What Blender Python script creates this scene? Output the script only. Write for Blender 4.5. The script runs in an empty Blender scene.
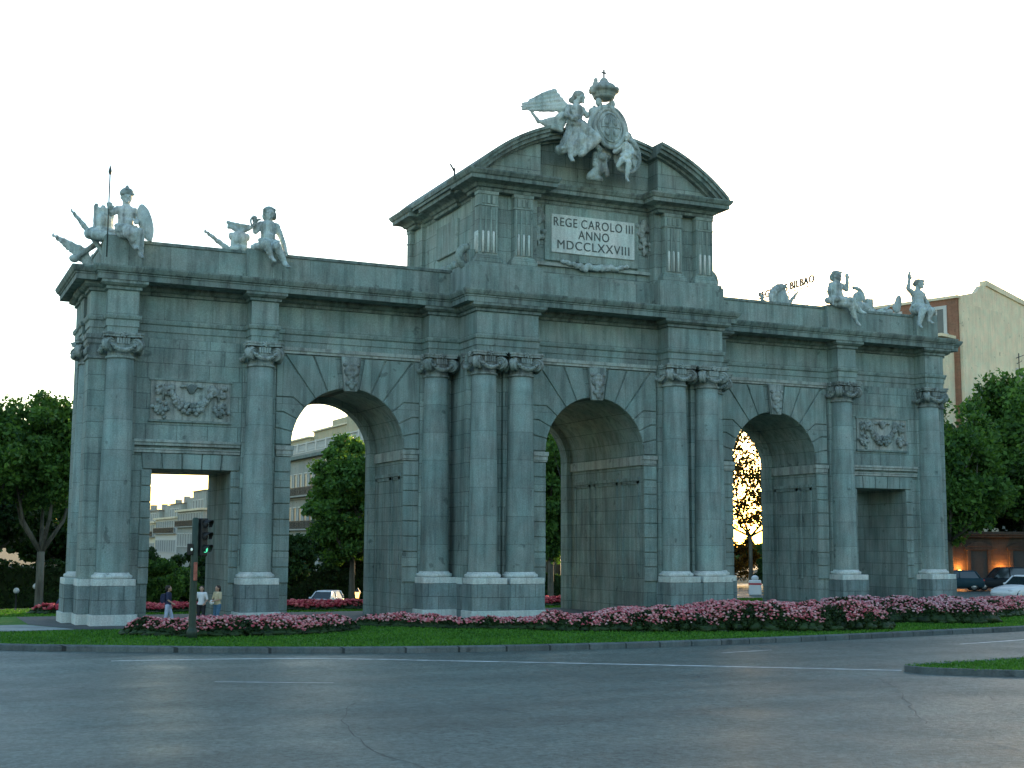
import bpy, bmesh, math, random
import numpy as np
from mathutils import Vector, Matrix, Euler, noise
random.seed(7); rng = np.random.default_rng(7)
R = math.radians
scene = bpy.context.scene
COL = scene.collection
PI = math.pi

# ------------------------------------------------------------------ helpers
def tag(o, label=None, cat=None, group=None, kind=None):
    if label: o['label'] = label
    if cat: o['category'] = cat
    if group: o['group'] = group
    if kind: o['kind'] = kind
    return o

def empty(name, loc=(0, 0, 0), rz=0, label=None, cat=None, group=None):
    o = bpy.data.objects.new(name, None); COL.objects.link(o)
    o.location = loc; o.rotation_euler = (0, 0, rz); o.empty_display_size = .3
    return tag(o, label, cat, group)

def link(name, me, mat=None, parent=None):
    o = bpy.data.objects.new(name, me); COL.objects.link(o)
    if mat is not None and len(me.materials) == 0: me.materials.append(mat)
    if parent: o.parent = parent
    return o

def copy_tree(o, parent=None):
    c = o.copy(); COL.objects.link(c)
    if parent is not None: c.parent = parent
    for ch in list(o.children): copy_tree(ch, c)
    return c

class MB:
    def __init__(s): s.v = []; s.f = []; s.sm = []
    def add(s, vs, fs, smooth=False):
        b = len(s.v); s.v += [tuple(p) for p in vs]
        for f in fs: s.f.append([b + i for i in f]); s.sm.append(smooth)
        return s
    def box(s, x0, x1, y0, y1, z0, z1):
        vs = [(x0,y0,z0),(x1,y0,z0),(x1,y1,z0),(x0,y1,z0),(x0,y0,z1),(x1,y0,z1),(x1,y1,z1),(x0,y1,z1)]
        return s.add(vs, [(0,3,2,1),(4,5,6,7),(0,1,5,4),(1,2,6,5),(2,3,7,6),(3,0,4,7)])
    def prismY(s, poly, y0, y1, smooth=False):      # poly of (x,z), CCW seen from -y
        n = len(poly)
        vs = [(x, y0, z) for x, z in poly] + [(x, y1, z) for x, z in poly]
        fs = [tuple(range(n)), tuple(range(2*n-1, n-1, -1))]
        s.add(vs, fs)
        b = len(s.v) - 2*n
        for i in range(n):
            j = (i+1) % n; s.f.append([b+j, b+i, b+n+i, b+n+j]); s.sm.append(smooth)
        return s
    def prismZ(s, poly, z0, z1):
        n = len(poly)
        vs = [(x, y, z0) for x, y in poly] + [(x, y, z1) for x, y in poly]
        fs = [tuple(range(n-1, -1, -1)), tuple(range(n, 2*n))] + [(i, (i+1) % n, n+(i+1) % n, n+i) for i in range(n)]
        return s.add(vs, fs)
    def lathe(s, prof, c=(0,0), n=32, smooth=True, cap=True):
        m = len(prof); vs = []
        for r, z in prof:
            for k in range(n):
                a = 2*PI*k/n; vs.append((c[0]+r*math.cos(a), c[1]+r*math.sin(a), z))
        fs = []
        for i in range(m-1):
            for k in range(n):
                j = (k+1) % n; fs.append((i*n+k, i*n+j, (i+1)*n+j, (i+1)*n+k))
        s.add(vs, fs, smooth)
        if cap:
            b = len(s.v)-m*n
            s.f.append([b+k for k in range(n-1, -1, -1)]); s.sm.append(False)
            s.f.append([b+(m-1)*n+k for k in range(n)]); s.sm.append(False)
        return s
    def tube(s, pts, rad, n=8, smooth=True):
        pts = [Vector(p) for p in pts]
        if not hasattr(rad, '__len__'): rad = [rad]*len(pts)
        vs = []; up = Vector((0.13, 0.21, 1)).normalized()
        for i, p in enumerate(pts):
            t = (pts[min(i+1, len(pts)-1)] - pts[max(i-1, 0)])
            t = t.normalized() if t.length > 1e-9 else Vector((0,0,1))
            a = t.cross(up)
            if a.length < .15: a = t.cross(Vector((1,0,0)))
            a.normalize(); b = t.cross(a)
            for k in range(n):
                q = 2*PI*k/n; vs.append(p + (a*math.cos(q) + b*math.sin(q))*rad[i])
        fs = []
        for i in range(len(pts)-1):
            for k in range(n):
                j = (k+1) % n; fs.append((i*n+k, i*n+j, (i+1)*n+j, (i+1)*n+k))
        fs += [tuple(range(n-1, -1, -1)), tuple((len(pts)-1)*n+k for k in range(n))]
        return s.add(vs, fs, smooth)
    def ball(s, c, r, nu=8, nv=6):
        r = (r, r, r) if not hasattr(r, '__len__') else r
        prof = []; vs = []
        for i in range(nv+1):
            t = PI*i/nv
            for k in range(nu):
                a = 2*PI*k/nu
                vs.append((c[0]+r[0]*math.sin(t)*math.cos(a), c[1]+r[1]*math.sin(t)*math.sin(a), c[2]-r[2]*math.cos(t)))
        fs = []
        for i in range(nv):
            for k in range(nu):
                j = (k+1) % nu; fs.append((i*nu+k, i*nu+j, (i+1)*nu+j, (i+1)*nu+k))
        return s.add(vs, fs, True)
    def torus(s, c, r, t, axis='z', n=24, m=8, a0=0, a1=2*PI):
        pts = []
        for k in range(n+1):
            a = a0+(a1-a0)*k/n
            if axis == 'z': pts.append((c[0]+r*math.cos(a), c[1]+r*math.sin(a), c[2]))
            elif axis == 'y': pts.append((c[0]+r*math.cos(a), c[1], c[2]+r*math.sin(a)))
            else: pts.append((c[0], c[1]+r*math.cos(a), c[2]+r*math.sin(a)))
        return s.tube(pts, t, m)
    def xf(s, M, start=0):
        for i in range(start, len(s.v)): s.v[i] = tuple(M @ Vector(s.v[i]))
        return s
    def sweep(s, plan, prof):                      # rectilinear plan (CCW), profile (offset, z) upwards
        n = len(plan); ring = []
        for off, z in prof:
            r = []
            for i in range(n):
                p0 = Vector(plan[i-1]); p = Vector(plan[i]); p1 = Vector(plan[(i+1) % n])
                d0 = (p-p0).normalized(); d1 = (p1-p).normalized()
                n0 = Vector((d0.y, -d0.x)); n1 = Vector((d1.y, -d1.x))
                o = n0 if abs(n0.dot(n1)) > .99 else n0+n1
                r.append((p.x+o.x*off, p.y+o.y*off, z))
            ring.append(r)
        vs = [p for r in ring for p in r]; m = len(ring)
        fs = [tuple(range(n-1, -1, -1)), tuple((m-1)*n+i for i in range(n))]
        for k in range(m-1):
            for i in range(n):
                j = (i+1) % n; fs.append((k*n+i, k*n+j, (k+1)*n+j, (k+1)*n+i))
        return s.add(vs, fs)
    def mesh(s, name, mat=None, bevel=0):
        me = bpy.data.meshes.new(name); me.from_pydata(s.v, [], s.f); 
        me.polygons.foreach_set('use_smooth', s.sm); me.update()
        if bevel:
            bm = bmesh.new(); bm.from_mesh(me)
            bmesh.ops.remove_doubles(bm, verts=bm.verts, dist=1e-5)
            es = [e for e in bm.edges if len(e.link_faces) == 2 and e.calc_face_angle(0) > .6]
            bmesh.ops.bevel(bm, geom=es, offset=bevel, segments=1, affect='EDGES')
            bm.to_mesh(me); bm.free()
        if mat: me.materials.append(mat)
        return me
    def build(s, name, mat, parent=None, bevel=0, smooth_angle=None):
        return link(name, s.mesh(name, mat, bevel), None, parent)

def fast_mesh(name, V, F, mat, smooth=False):        # numpy verts (N,3), quads/tris (M,k)
    me = bpy.data.meshes.new(name); k = F.shape[1]
    me.vertices.add(len(V)); me.vertices.foreach_set('co', V.astype(np.float32).ravel())
    me.loops.add(F.size); me.loops.foreach_set('vertex_index', F.astype(np.int32).ravel())
    me.polygons.add(len(F)); me.polygons.foreach_set('loop_start', np.arange(0, F.size, k, dtype=np.int32))
    me.update(calc_edges=True)
    if smooth: me.polygons.foreach_set('use_smooth', [True]*len(F))
    me.materials.append(mat)
    return me

def leaf_cards(C, size, aspect=.62, up=0.0):
    N = len(C); a = rng.normal(size=(N,3)); a /= np.linalg.norm(a,axis=1)[:,None]
    b = rng.normal(size=(N,3)); b[:,2] *= (1-up); b -= (b*a).sum(1)[:,None]*a; b /= np.linalg.norm(b,axis=1)[:,None]
    sz = (size*rng.uniform(.6,1.3,N))[:,None]; c = np.cross(a,b)
    bend = c*sz*.18
    V = np.stack([C-a*sz, C+b*sz*aspect+bend, C+a*sz, C-b*sz*aspect+bend], 1).reshape(-1,3)
    F = np.arange(4*N).reshape(N,4)
    return V, F

# ------------------------------------------------------------------ materials
class NT:
    def __init__(s, name):
        s.m = bpy.data.materials.new(name); s.m.use_nodes = True; s.t = s.m.node_tree
        s.b = s.t.nodes['Principled BSDF']; s.out = s.t.nodes['Material Output']
    def n(s, typ, **kw):
        nd = s.t.nodes.new(typ)
        for k, v in kw.items():
            if k in nd.inputs.keys(): nd.inputs[k].default_value = v
            else: setattr(nd, k, v)
        return nd
    def l(s, a, b): s.t.links.new(a, b)
    def math(s, op, a, b=None, clamp=False):
        nd = s.t.nodes.new('ShaderNodeMath'); nd.operation = op; nd.use_clamp = clamp
        for i, x in enumerate((a, b)):
            if x is None: continue
            if isinstance(x, (int, float)): nd.inputs[i].default_value = x
            else: s.l(x, nd.inputs[i])
        return nd.outputs[0]
    def noise(s, vec, scale, detail=4, rough=.55):
        nd = s.n('ShaderNodeTexNoise'); nd.inputs['Scale'].default_value = scale
        nd.inputs['Detail'].default_value = detail; nd.inputs['Roughness'].default_value = rough
        if vec is not None: s.l(vec, nd.inputs['Vector'])
        return nd.outputs['Fac']
    def ramp(s, fac, stops):
        nd = s.n('ShaderNodeValToRGB'); e = nd.color_ramp.elements
        while len(e) < len(stops): e.new(.5)
        for i, (p, c) in enumerate(stops):
            e[i].position = p; e[i].color = (c[0],c[1],c[2],1) if hasattr(c,'__len__') else (c,c,c,1)
        s.l(fac, nd.inputs[0]); return nd.outputs[0]
    def mix(s, fac, a, b, mode='MIX'):
        nd = s.n('ShaderNodeMix', data_type='RGBA', blend_type=mode)
        for x, i in ((fac, 0), (a, 6), (b, 7)):
            if isinstance(x, (int, float)): nd.inputs[i].default_value = x
            elif isinstance(x, tuple): nd.inputs[i].default_value = (*x, 1)
            else: s.l(x, nd.inputs[i])
        return nd.outputs[2]
    def bump(s, h, strength=.3, dist=.05):
        nd = s.n('ShaderNodeBump'); nd.inputs['Strength'].default_value = strength; nd.inputs['Distance'].default_value = dist
        s.l(h, nd.inputs['Height']); s.l(nd.outputs[0], s.b.inputs['Normal'])

def simple(name, col, rough=.6, var=.15, scale=6, metal=0, spec=.4, emit=None, estr=0):
    t = NT(name); tc = t.n('ShaderNodeTexCoord').outputs['Object']
    f = t.noise(tc, scale, 5)
    c0 = tuple(c*(1-var) for c in col); c1 = tuple(min(1,c*(1+var)) for c in col)
    t.l(t.ramp(f, [(.3, c0), (.7, c1)]), t.b.inputs['Base Color'])
    t.b.inputs['Roughness'].default_value = rough; t.b.inputs['Metallic'].default_value = metal
    t.b.inputs['Specular IOR Level'].default_value = spec
    if emit:
        t.b.inputs['Emission Color'].default_value = (*emit,1); t.b.inputs['Emission Strength'].default_value = estr
    return t.m

def stone(name, base, bw=1.2, rh=.605, zoff=0, mortar=.012, joint=.45, tone=.11, streak=.34, column=False, rough=.85, blotch=.3):
    t = NT(name); tc = t.n('ShaderNodeTexCoord').outputs['Object']
    sp = t.n('ShaderNodeSeparateXYZ'); t.l(tc, sp.inputs[0])
    u = t.math('ADD', sp.outputs[0], sp.outputs[1]); 
    if column: u = t.math('ADD', t.math('MULTIPLY', u, .001), 3.1)
    cb = t.n('ShaderNodeCombineXYZ'); t.l(u, cb.inputs[0]); t.l(t.math('ADD', sp.outputs[2], zoff), cb.inputs[1])
    oi = t.n('ShaderNodeObjectInfo').outputs['Random']
    rnd = t.math('MULTIPLY', oi, 37.)
    off = t.n('ShaderNodeVectorMath', operation='ADD'); t.l(tc, off.inputs[0]); 
    cr = t.n('ShaderNodeCombineXYZ'); t.l(rnd, cr.inputs[0]); t.l(rnd, cr.inputs[1]); t.l(cr.outputs[0], off.inputs[1]); P = off.outputs[0]
    br = t.n('ShaderNodeTexBrick'); br.offset = .5; br.inputs['Scale'].default_value = 1; t.l(cb.outputs[0], br.inputs['Vector'])
    br.inputs['Brick Width'].default_value = bw; br.inputs['Row Height'].default_value = rh
    br.inputs['Mortar Size'].default_value = mortar; br.inputs['Mortar Smooth'].default_value = .3; br.inputs['Bias'].default_value = 0
    br.inputs['Color1'].default_value = (1-tone*1.1,1-tone,1-tone*.95,1); br.inputs['Color2'].default_value = (1+tone*1.12,1+tone,1+tone*.9,1)
    br.inputs['Mortar'].default_value = (joint,)*3+(1,)
    if column:                                       # each drum a slightly different grey
        wn = t.n('ShaderNodeTexWhiteNoise', noise_dimensions='1D'); fl = t.math('FLOOR', t.math('DIVIDE', t.math('ADD', sp.outputs[2], zoff), rh))
        t.l(t.math('ADD', fl, rnd), wn.inputs['W']); drum = t.ramp(wn.outputs['Value'], [(0., .88), (1., 1.1)])
    big = t.ramp(t.noise(P, .45, 5, .6), [(.3, 1-blotch), (.7, 1+blotch*.5)])
    sc = t.n('ShaderNodeVectorMath', operation='MULTIPLY'); t.l(P, sc.inputs[0]); sc.inputs[1].default_value = (2.2, 2.2, .22)
    st = t.ramp(t.noise(sc.outputs[0], 1.5, 5, .65), [(.36, 1-streak), (.56, 1.0)])
    chip = t.ramp(t.noise(P, 1.7, 3, .55), [(.66, 1.), (.71, .62)])
    spk = t.ramp(t.noise(tc, 22, 3, .7), [(.25, .72), (.75, 1.22)])
    tint = t.ramp(t.noise(P, 1.1, 3), [(.3, tuple(b*s for b, s in zip(base, (.9, 1.02, 1.0)))), (.7, tuple(b*s for b, s in zip(base, (1.06, 1.0, .97))))])
    c = t.mix(1., tint, br.outputs['Color'], 'MULTIPLY')
    for x in (big, st, spk, chip) + ((drum,) if column else ()): c = t.mix(1., c, x, 'MULTIPLY')
    t.l(c, t.b.inputs['Base Color']); t.b.inputs['Roughness'].default_value = rough; t.b.inputs['Specular IOR Level'].default_value = .25
    h = t.math('ADD', t.math('MULTIPLY', br.outputs['Fac'], -1.), t.math('MULTIPLY', t.noise(tc, 14, 4, .7), .5))
    t.bump(h, .5, .03)
    return t.m

def leafmat(name, dark, light, trans=.35, scale=.6, rough=.55):
    t = NT(name); tc = t.n('ShaderNodeTexCoord').outputs['Object']
    g = t.n('ShaderNodeNewGeometry').outputs['Random Per Island']
    f = t.math('ADD', t.math('MULTIPLY', t.noise(tc, scale, 3), .65), t.math('MULTIPLY', g, .42))
    c = t.ramp(f, [(.3, dark), (.75, light)])
    t.l(c, t.b.inputs['Base Color']); t.b.inputs['Roughness'].default_value = rough; t.b.inputs['Specular IOR Level'].default_value = .25
    tr = t.n('ShaderNodeBsdfTranslucent'); t.l(t.mix(1., c, (1.3, 1.25, .6), 'MULTIPLY'), tr.inputs[0])
    mx = t.n('ShaderNodeMixShader'); mx.inputs[0].default_value = trans
    t.l(t.b.outputs[0], mx.inputs[1]); t.l(tr.outputs[0], mx.inputs[2]); t.l(mx.outputs[0], t.out.inputs[0])
    return t.m

GR = (.278, .338, .318)
M = {}
M['wall'] = stone('granite_ashlar', GR, zoff=.21)
M['plain'] = stone('granite_moulding', tuple(g*1.0 for g in GR), bw=1.9, rh=3.1, zoff=.6, mortar=.01, joint=.6, tone=.10)
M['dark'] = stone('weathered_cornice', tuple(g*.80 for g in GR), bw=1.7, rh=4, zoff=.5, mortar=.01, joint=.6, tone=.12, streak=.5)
M['col'] = stone('granite_drum', (.305,.372,.355), bw=9, rh=1.17, zoff=.45, mortar=.01, joint=.55, tone=0., column=True, streak=.3, blotch=.3)
M['ped'] = stone('granite_pedestal', (.24,.30,.305), bw=.9, rh=.53, zoff=.13, mortar=.012, joint=.4, tone=.08)
M['white'] = stone('pale_limestone', (.66,.69,.67), bw=1.7, rh=5, zoff=.7, mortar=.008, joint=.6, tone=.05, streak=.22, blotch=.12)
M['band'] = stone('limestone_band', (.42,.44,.41), bw=2.3, rh=5, zoff=.7, mortar=.01, joint=.6, tone=.06, streak=.4)
M['relief'] = stone('limestone_panel', (.40,.42,.39), bw=60, rh=60, zoff=3, mortar=.0, joint=1, tone=0, streak=.5)
M['carve'] = stone('carved_limestone', (.34,.375,.36), bw=60, rh=60, zoff=3, mortar=0, joint=1, tone=0, streak=.55, blotch=.4)
M['hairstone'] = stone('statue_darker_stone', (.36,.40,.385), bw=60, rh=60, zoff=3, mortar=0, joint=1, tone=0, streak=.45, blotch=.3)  # darker limestone tone for hair, helmet and crown
M['statue'] = stone('statue_limestone', (.50,.555,.55), bw=60, rh=60, zoff=3, mortar=0, joint=1, tone=0, streak=.55, blotch=.4)
M['bronze'] = simple('dark_bronze', (.06,.075,.07), .5, .3, 8, metal=.4)
M['letter'] = simple('letter_lead', (.07,.085,.08), .6, .2, 10)

# ------------------------------------------------------------------ sculpting (voxel union of capsules, ellipsoids, boxes)
def prim_bm(prims):
    bm = bmesh.new()
    for p in prims:
        k = p[0]
        if k == 'c':
            _, a, ra, b, rb = p; a = Vector(a); b = Vector(b); d = b-a; L = max(d.length, 1e-4)
            q = d.to_track_quat('Z', 'Y').to_matrix().to_4x4()
            n = 12; rings = []
            prof = [(ra*math.cos(t), -ra*math.sin(t)) for t in (1.45, 1.1, .7, .35)] + [(ra, 0), (rb, L)] + [(rb*math.cos(t), L+rb*math.sin(t)) for t in (.35, .7, 1.1, 1.45)]
            for r, z in prof:
                rings.append([bm.verts.new(a + (q @ Vector((r*math.cos(2*PI*i/n), r*math.sin(2*PI*i/n), z)))) for i in range(n)])
            for i in range(len(rings)-1):
                for j in range(n): bm.faces.new((rings[i][j], rings[i][(j+1) % n], rings[i+1][(j+1) % n], rings[i+1][j]))
            bm.faces.new(rings[0][::-1]); bm.faces.new(rings[-1])
        else:
            _, c, r, *rot = p
            Mx = Matrix.Translation(c) @ (Euler([R(x) for x in rot[0]]).to_matrix().to_4x4() if rot else Matrix()) @ Matrix.Diagonal((*r, 1))
            if k == 'e': bmesh.ops.create_uvsphere(bm, u_segments=16, v_segments=10, radius=1, matrix=Mx)
            else: bmesh.ops.create_cube(bm, size=2, matrix=Mx)
    return bm

TMP = bpy.data.scenes.new('tmp')
def sculpt(name, prims, mat, parent=None, voxel=.04, smooth=3, rough=0, rscale=3, loc=(0,0,0), scale=1, rz=0, thin=None):
    bm = prim_bm(prims)
    me = bpy.data.meshes.new(name); bm.to_mesh(me); bm.free()
    o = bpy.data.objects.new('tmp', me); TMP.collection.objects.link(o)
    md = o.modifiers.new('r', 'REMESH'); md.mode = 'VOXEL'; md.voxel_size = voxel; md.use_smooth_shade = True
    sm = o.modifiers.new('s', 'SMOOTH'); sm.iterations = smooth; sm.factor = .5
    vl = TMP.view_layers[0]; vl.update(); dg = vl.depsgraph
    me2 = bpy.data.meshes.new_from_object(o.evaluated_get(dg)); me2.name = name
    bpy.data.objects.remove(o); bpy.data.meshes.remove(me)
    Mx = Matrix.Translation(loc) @ Matrix.Rotation(rz, 4, 'Z') @ Matrix.Diagonal((scale, scale, scale, 1))
    if rough:
        for v in me2.vertices:
            n = noise.noise(Vector(v.co)*rscale)+.5*noise.noise(Vector(v.co)*rscale*2.3)
            v.co += v.normal*rough*n
    me2.transform(Mx); me2.materials.clear(); me2.materials.append(mat) if mat else None
    me2.polygons.foreach_set('use_smooth', [True]*len(me2.polygons)); me2.update()
    return link(name, me2, None, parent)

def hand(c, d, s=1.0, side=1, curl=.35):
    """palm and five fingers from wrist c along direction d"""
    c = Vector(c); d = Vector(d).normalized(); a = d.cross(Vector((0,0,1)))
    if a.length < .1: a = d.cross(Vector((0,1,0)))
    a.normalize(); b = a.cross(d); out = [('c', c, .032*s, c+d*.075*s, .04*s)]
    for i, (o, L) in enumerate(((-.034,.062),(-.012,.078),(.011,.074),(.033,.056))):
        p = c+d*.085*s+a*o*s; q = p+d*L*.55*s+b*.006*s; e = q+(d*(1-curl)-b*curl)*L*.5*s
        out += [('c', p, .0095*s, q, .009*s), ('c', q, .009*s, e, .0075*s)]
    p = c+d*.03*s+a*side*.035*s; q = p+(d*.5+a*side*.8)*.045*s
    out += [('c', p, .012*s, q, .0105*s), ('c', q, .0105*s, q+(d*.9+a*side*.1)*.035*s, .009*s)]
    return out

def head(c, r, face=(0,-1,0), tilt=0):
    """head with face towards 'face'"""
    c = Vector(c); f = Vector(face).normalized(); s = f.cross(Vector((0,0,1))).normalized(); u = Vector((0,0,1))
    return [('e', c, (r*.80, r*.86, r)), ('e', c+f*r*.28-u*r*.45, (r*.55, r*.55, r*.5)),
            ('c', c+f*r*.82+u*r*.12, r*.09, c+f*r*1.0-u*r*.16, r*.15),            # nose
            ('c', c+f*r*.78-s*r*.2-u*r*.47, r*.09, c+f*r*.78+s*r*.2-u*r*.47, r*.09),   # lips
            ('e', c+f*r*.70-u*r*.82, (r*.25,)*3), ('c', c+f*r*.80-s*r*.45+u*r*.2, r*.11, c+f*r*.80+s*r*.45+u*r*.2, r*.11),
            ('e', c+s*r*.80-u*r*.05, (r*.14, r*.2, r*.26)), ('e', c-s*r*.80-u*r*.05, (r*.14, r*.2, r*.26))]

# ------------------------------------------------------------------ the triumphal arch
ARCH = empty('triumphal_arch', (0,0,0), 0, 'monumental grey granite gate with three arches, two square doors and a curved pediment', 'arch')
ZS, HW = 7.04, 2.43              # springing height and half width of the arches
AX = 10.68                       # axis of the side arches
DX0, DX1, DZ = 15.52, 18.64, 5.93
def arc(cx, r, z=ZS, n=28, a0=PI, a1=0.):
    return [(cx+r*math.cos(a0+(a1-a0)*k/n), z+r*math.sin(a0+(a1-a0)*k/n)) for k in range(n+1)]
def mir(mb, s):
    if s < 0:
        mb.v = [(-x, y, z) for x, y, z in mb.v]; mb.f = [f[::-1] for f in mb.f]
    return mb
def vault(mb, cx, y0, y1, z1, yr):
    a = arc(cx, HW)
    mb.prismY([(cx+HW, z1), (cx-HW, z1)] + a, y0, y1)
    # narrower rear rim
    r2 = HW-.26
    mb.prismY(arc(cx, r2) + [(p[0], p[1]) for p in reversed(arc(cx, HW-.002))], yr-.65, yr-.01)
    for s in (-1, 1):
        x0, x1 = sorted((cx+s*r2, cx+s*(HW-.002))); mb.box(x0, x1, yr-.65, yr-.01, 0, ZS)
YW, YB = .3, 4.5                 # wing wall planes
for s in (-1, 1):
    b = MB()
    b.box(6.1, AX-HW, YW, YB, 0, 11.05); b.box(AX+HW, DX0, YW, YB, 0, 11.05); b.box(DX1, 20.75, YW, YB, 0, 11.05)
    b.box(DX0, DX1, YW, YB, DZ, 11.05)
    vault(b, AX, YW, YB, 11.05, YB)
    for y0, y1 in ((.15, 1.3), (3.5, 4.65)): b.box(19.9, 21.15, y0, y1, 0, 11.05)      # corner pilasters
    mir(b, s).build('wing_wall', M['wall'], ARCH)
YC, YCB = -1.4, 6.2
b = MB(); b.box(-6.08, -HW, YC, YCB, 0, 11.05); b.box(HW, 6.08, YC, YCB, 0, 11.05); vault(b, 0, YC, YCB, 11.05, YCB)
b.build('centre_wall', M['wall'], ARCH)

# entablature swept along the plan
Q = [(3.22,-1.4),(3.22,-2.32),(6.03,-2.32),(6.03,-.5),(7.45,-.5),(7.45,.3),(13.97,.3),(13.97,-.5),(15.05,-.5),(15.05,.3),(19.46,.3),(19.46,-.5),(20.6,-.5),(20.6,.15),(21.15,.15),(21.15,1.3),(20.75,1.3),(20.75,1.86),(21.2,1.86)]
def full(Q, yc=2.4):
    r = Q + [(x, 2*yc-y) for x, y in reversed(Q)]
    return r + [(-x, y) for x, y in reversed(r)]
EP = full(Q)
MB().sweep(EP, [(-.02,11.05),(0,11.055),(0,11.3),(.04,11.305),(.04,11.56),(.1,11.6),(.13,11.7),(.13,11.74),(.01,11.75),(.01,12.7)]).build('entablature', M['plain'], ARCH)
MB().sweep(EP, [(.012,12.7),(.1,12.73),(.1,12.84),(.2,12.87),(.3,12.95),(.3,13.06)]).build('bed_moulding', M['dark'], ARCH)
QC = [(6.72,-2.74),(6.72,-.94),(21.15,-.94),(21.15,-.46),(21.9,-.46)]
CP = full(QC)
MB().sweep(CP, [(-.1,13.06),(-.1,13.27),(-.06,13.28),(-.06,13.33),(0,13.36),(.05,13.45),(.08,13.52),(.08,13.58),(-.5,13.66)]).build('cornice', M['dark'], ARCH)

# columns with pedestals
def pedestal_mesh(hw=.78, d=.79, back=.28):
    b = MB(); b.box(-hw, hw, -d-.01, back, .4, 1.46); die = b.mesh('pedestal', M['ped'], .012)
    b = MB(); b.box(-hw-.07, hw+.07, -d-.08, back-.01, -.4, .402); base = b.mesh('base_block', M['white'], .015)
    b = MB(); b.box(-hw+.01, hw-.01, -d, back-.02, 1.459, 1.71); 
    cap = b.mesh('cap_slab', M['white'], .015)
    return die, base, cap
PD, PB, PC = pedestal_mesh()
b = MB().lathe([(.60,1.70),(.73,1.72),(.765,1.78),(.745,1.85),(.67,1.875),(.655,1.90),(.63,1.94),(.6,1.95)], n=36)
TOR = b.mesh('column_base', M['white'])
prof = [(.6,1.94)]
for k in range(13):
    t = k/12; prof.append((.6-.095*t**1.6, 2.0+8.1*t))
b = MB().lathe(prof, n=40); SHAFT = b.mesh('column', M['col'])
def capital_mesh():
    b = MB()
    b.lathe([(.505,10.08),(.56,10.09),(.575,10.13),(.56,10.17),(.51,10.185),(.50,10.3),(.54,10.42),(.60,10.52),(.60,10.62),(.55,10.66),(.53,10.84),(.57,10.9)], n=32)
    # concave abacus
    pts = []
    for k in range(4):
        a = PI/4+k*PI/2
        c = Vector((math.cos(a), math.sin(a)))*.98; t = Vector((-math.sin(a), math.cos(a)))
        pts += [c-t*.09, c+t*.09]
        m = Vector((math.cos(a+PI/4), math.sin(a+PI/4)))*.60
        pts += [(c+t*.09).lerp(m, .5)*.965, m, ((Vector((math.cos(a+PI/2), math.sin(a+PI/2)))*.98)-Vector((-math.sin(a+PI/2), math.cos(a+PI/2)))*.09).lerp(m, .5)*.965]
    b.prismZ([(p.x, p.y) for p in pts], 10.88, 10.97); b.prismZ([(p.x*1.05, p.y*1.05) for p in pts], 10.972, 11.045)
    for k in range(4):
        a = PI/4+k*PI/2; st = len(b.v)
        # volute: disc whose axis is tangential, plus spiral rib on both faces
        b.lathe([(.04,-.13),(.25,-.13),(.285,-.09),(.25,-.04),(.25,.04),(.285,.09),(.25,.13),(.04,.13)], n=20)
        for sd in (-1, 1):
            sp = [(.25*(1-q/26)*math.cos(q*.62)+.0, .25*(1-q/26)*math.sin(q*.62), sd*.135) for q in range(24)]
            b.tube(sp, .03, 5); b.ball((0,0,sd*.13), .06, 8, 5)
        Mx = Matrix.Rotation(a, 4, 'Z') @ Matrix.Translation((.74, 0, 10.58)) @ Matrix.Rotation(PI/2, 4, 'X')
        b.xf(Mx, st)
        # strap from the echinus into the volute
        st = len(b.v)
        b.tube([(.42,0,10.8),(.62,0,10.84),(.82,0,10.8)], [.11,.1,.07], 8); b.xf(Matrix.Rotation(a, 4, 'Z'), st)
        # festoon between volutes and flower on the abacus
        st = len(b.v); f = a+PI/4; fest = []
        for q in range(13):
            t = -1+2*q/12; fest.append((.66+.08*(1-t*t), .5*t, 10.62-.26*(1-t*t)))
        b.tube(fest, [.05+.055*(1-abs(-1+2*q/12)) for q in range(13)], 8)
        for q in range(7):
            t = -.75+1.5*q/6; b.ball((.74+.06*(1-t*t), .48*t, 10.62-.25*(1-t*t*1.05)), .06, 6, 5)
        for q in range(5): b.box(.585, .64, -.24+q*.1, -.16+q*.1, 10.62, 10.84)
        b.ball((.62,0,10.96), (.08,.12,.1), 8, 6)
        for q in range(5): b.ball((.66, .1*math.cos(q*1.257), 10.96+.08*math.sin(q*1.257)), .05, 6, 5)
        b.xf(Matrix.Rotation(f, 4, 'Z'), st)
    return b.mesh('capital', M['carve'])
CAPM = capital_mesh()
COLS = [(x*s, 0, 0) for s in (-1, 1) for x in (20.0, 14.51, 6.915)] + [(x*s, -1.818, 0) for s in (-1, 1) for x in (5.49, 3.80)]
BACK = [(x*s, 4.8, PI) for s in (-1, 1) for x in (20.0, 14.51, 6.915)] + [(x*s, 6.618, PI) for s in (-1, 1) for x in (5.49, 3.80)]
SIDE = [(-20.72, 2.4, -PI/2), (20.72, 2.4, PI/2)]
for x, y, rz in COLS + BACK + SIDE:
    c = link('column', SHAFT, None, ARCH); c.location = (x, y, 0); c.rotation_euler.z = rz
    k = link('capital', CAPM, None, c); k2 = link('column_base', TOR, None, c)
    p = link('pedestal', PD, None, ARCH); p.location = (x, y, 0); p.rotation_euler.z = rz
    link('base_block', PB, None, p); link('cap_slab', PC, None, p)
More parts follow.
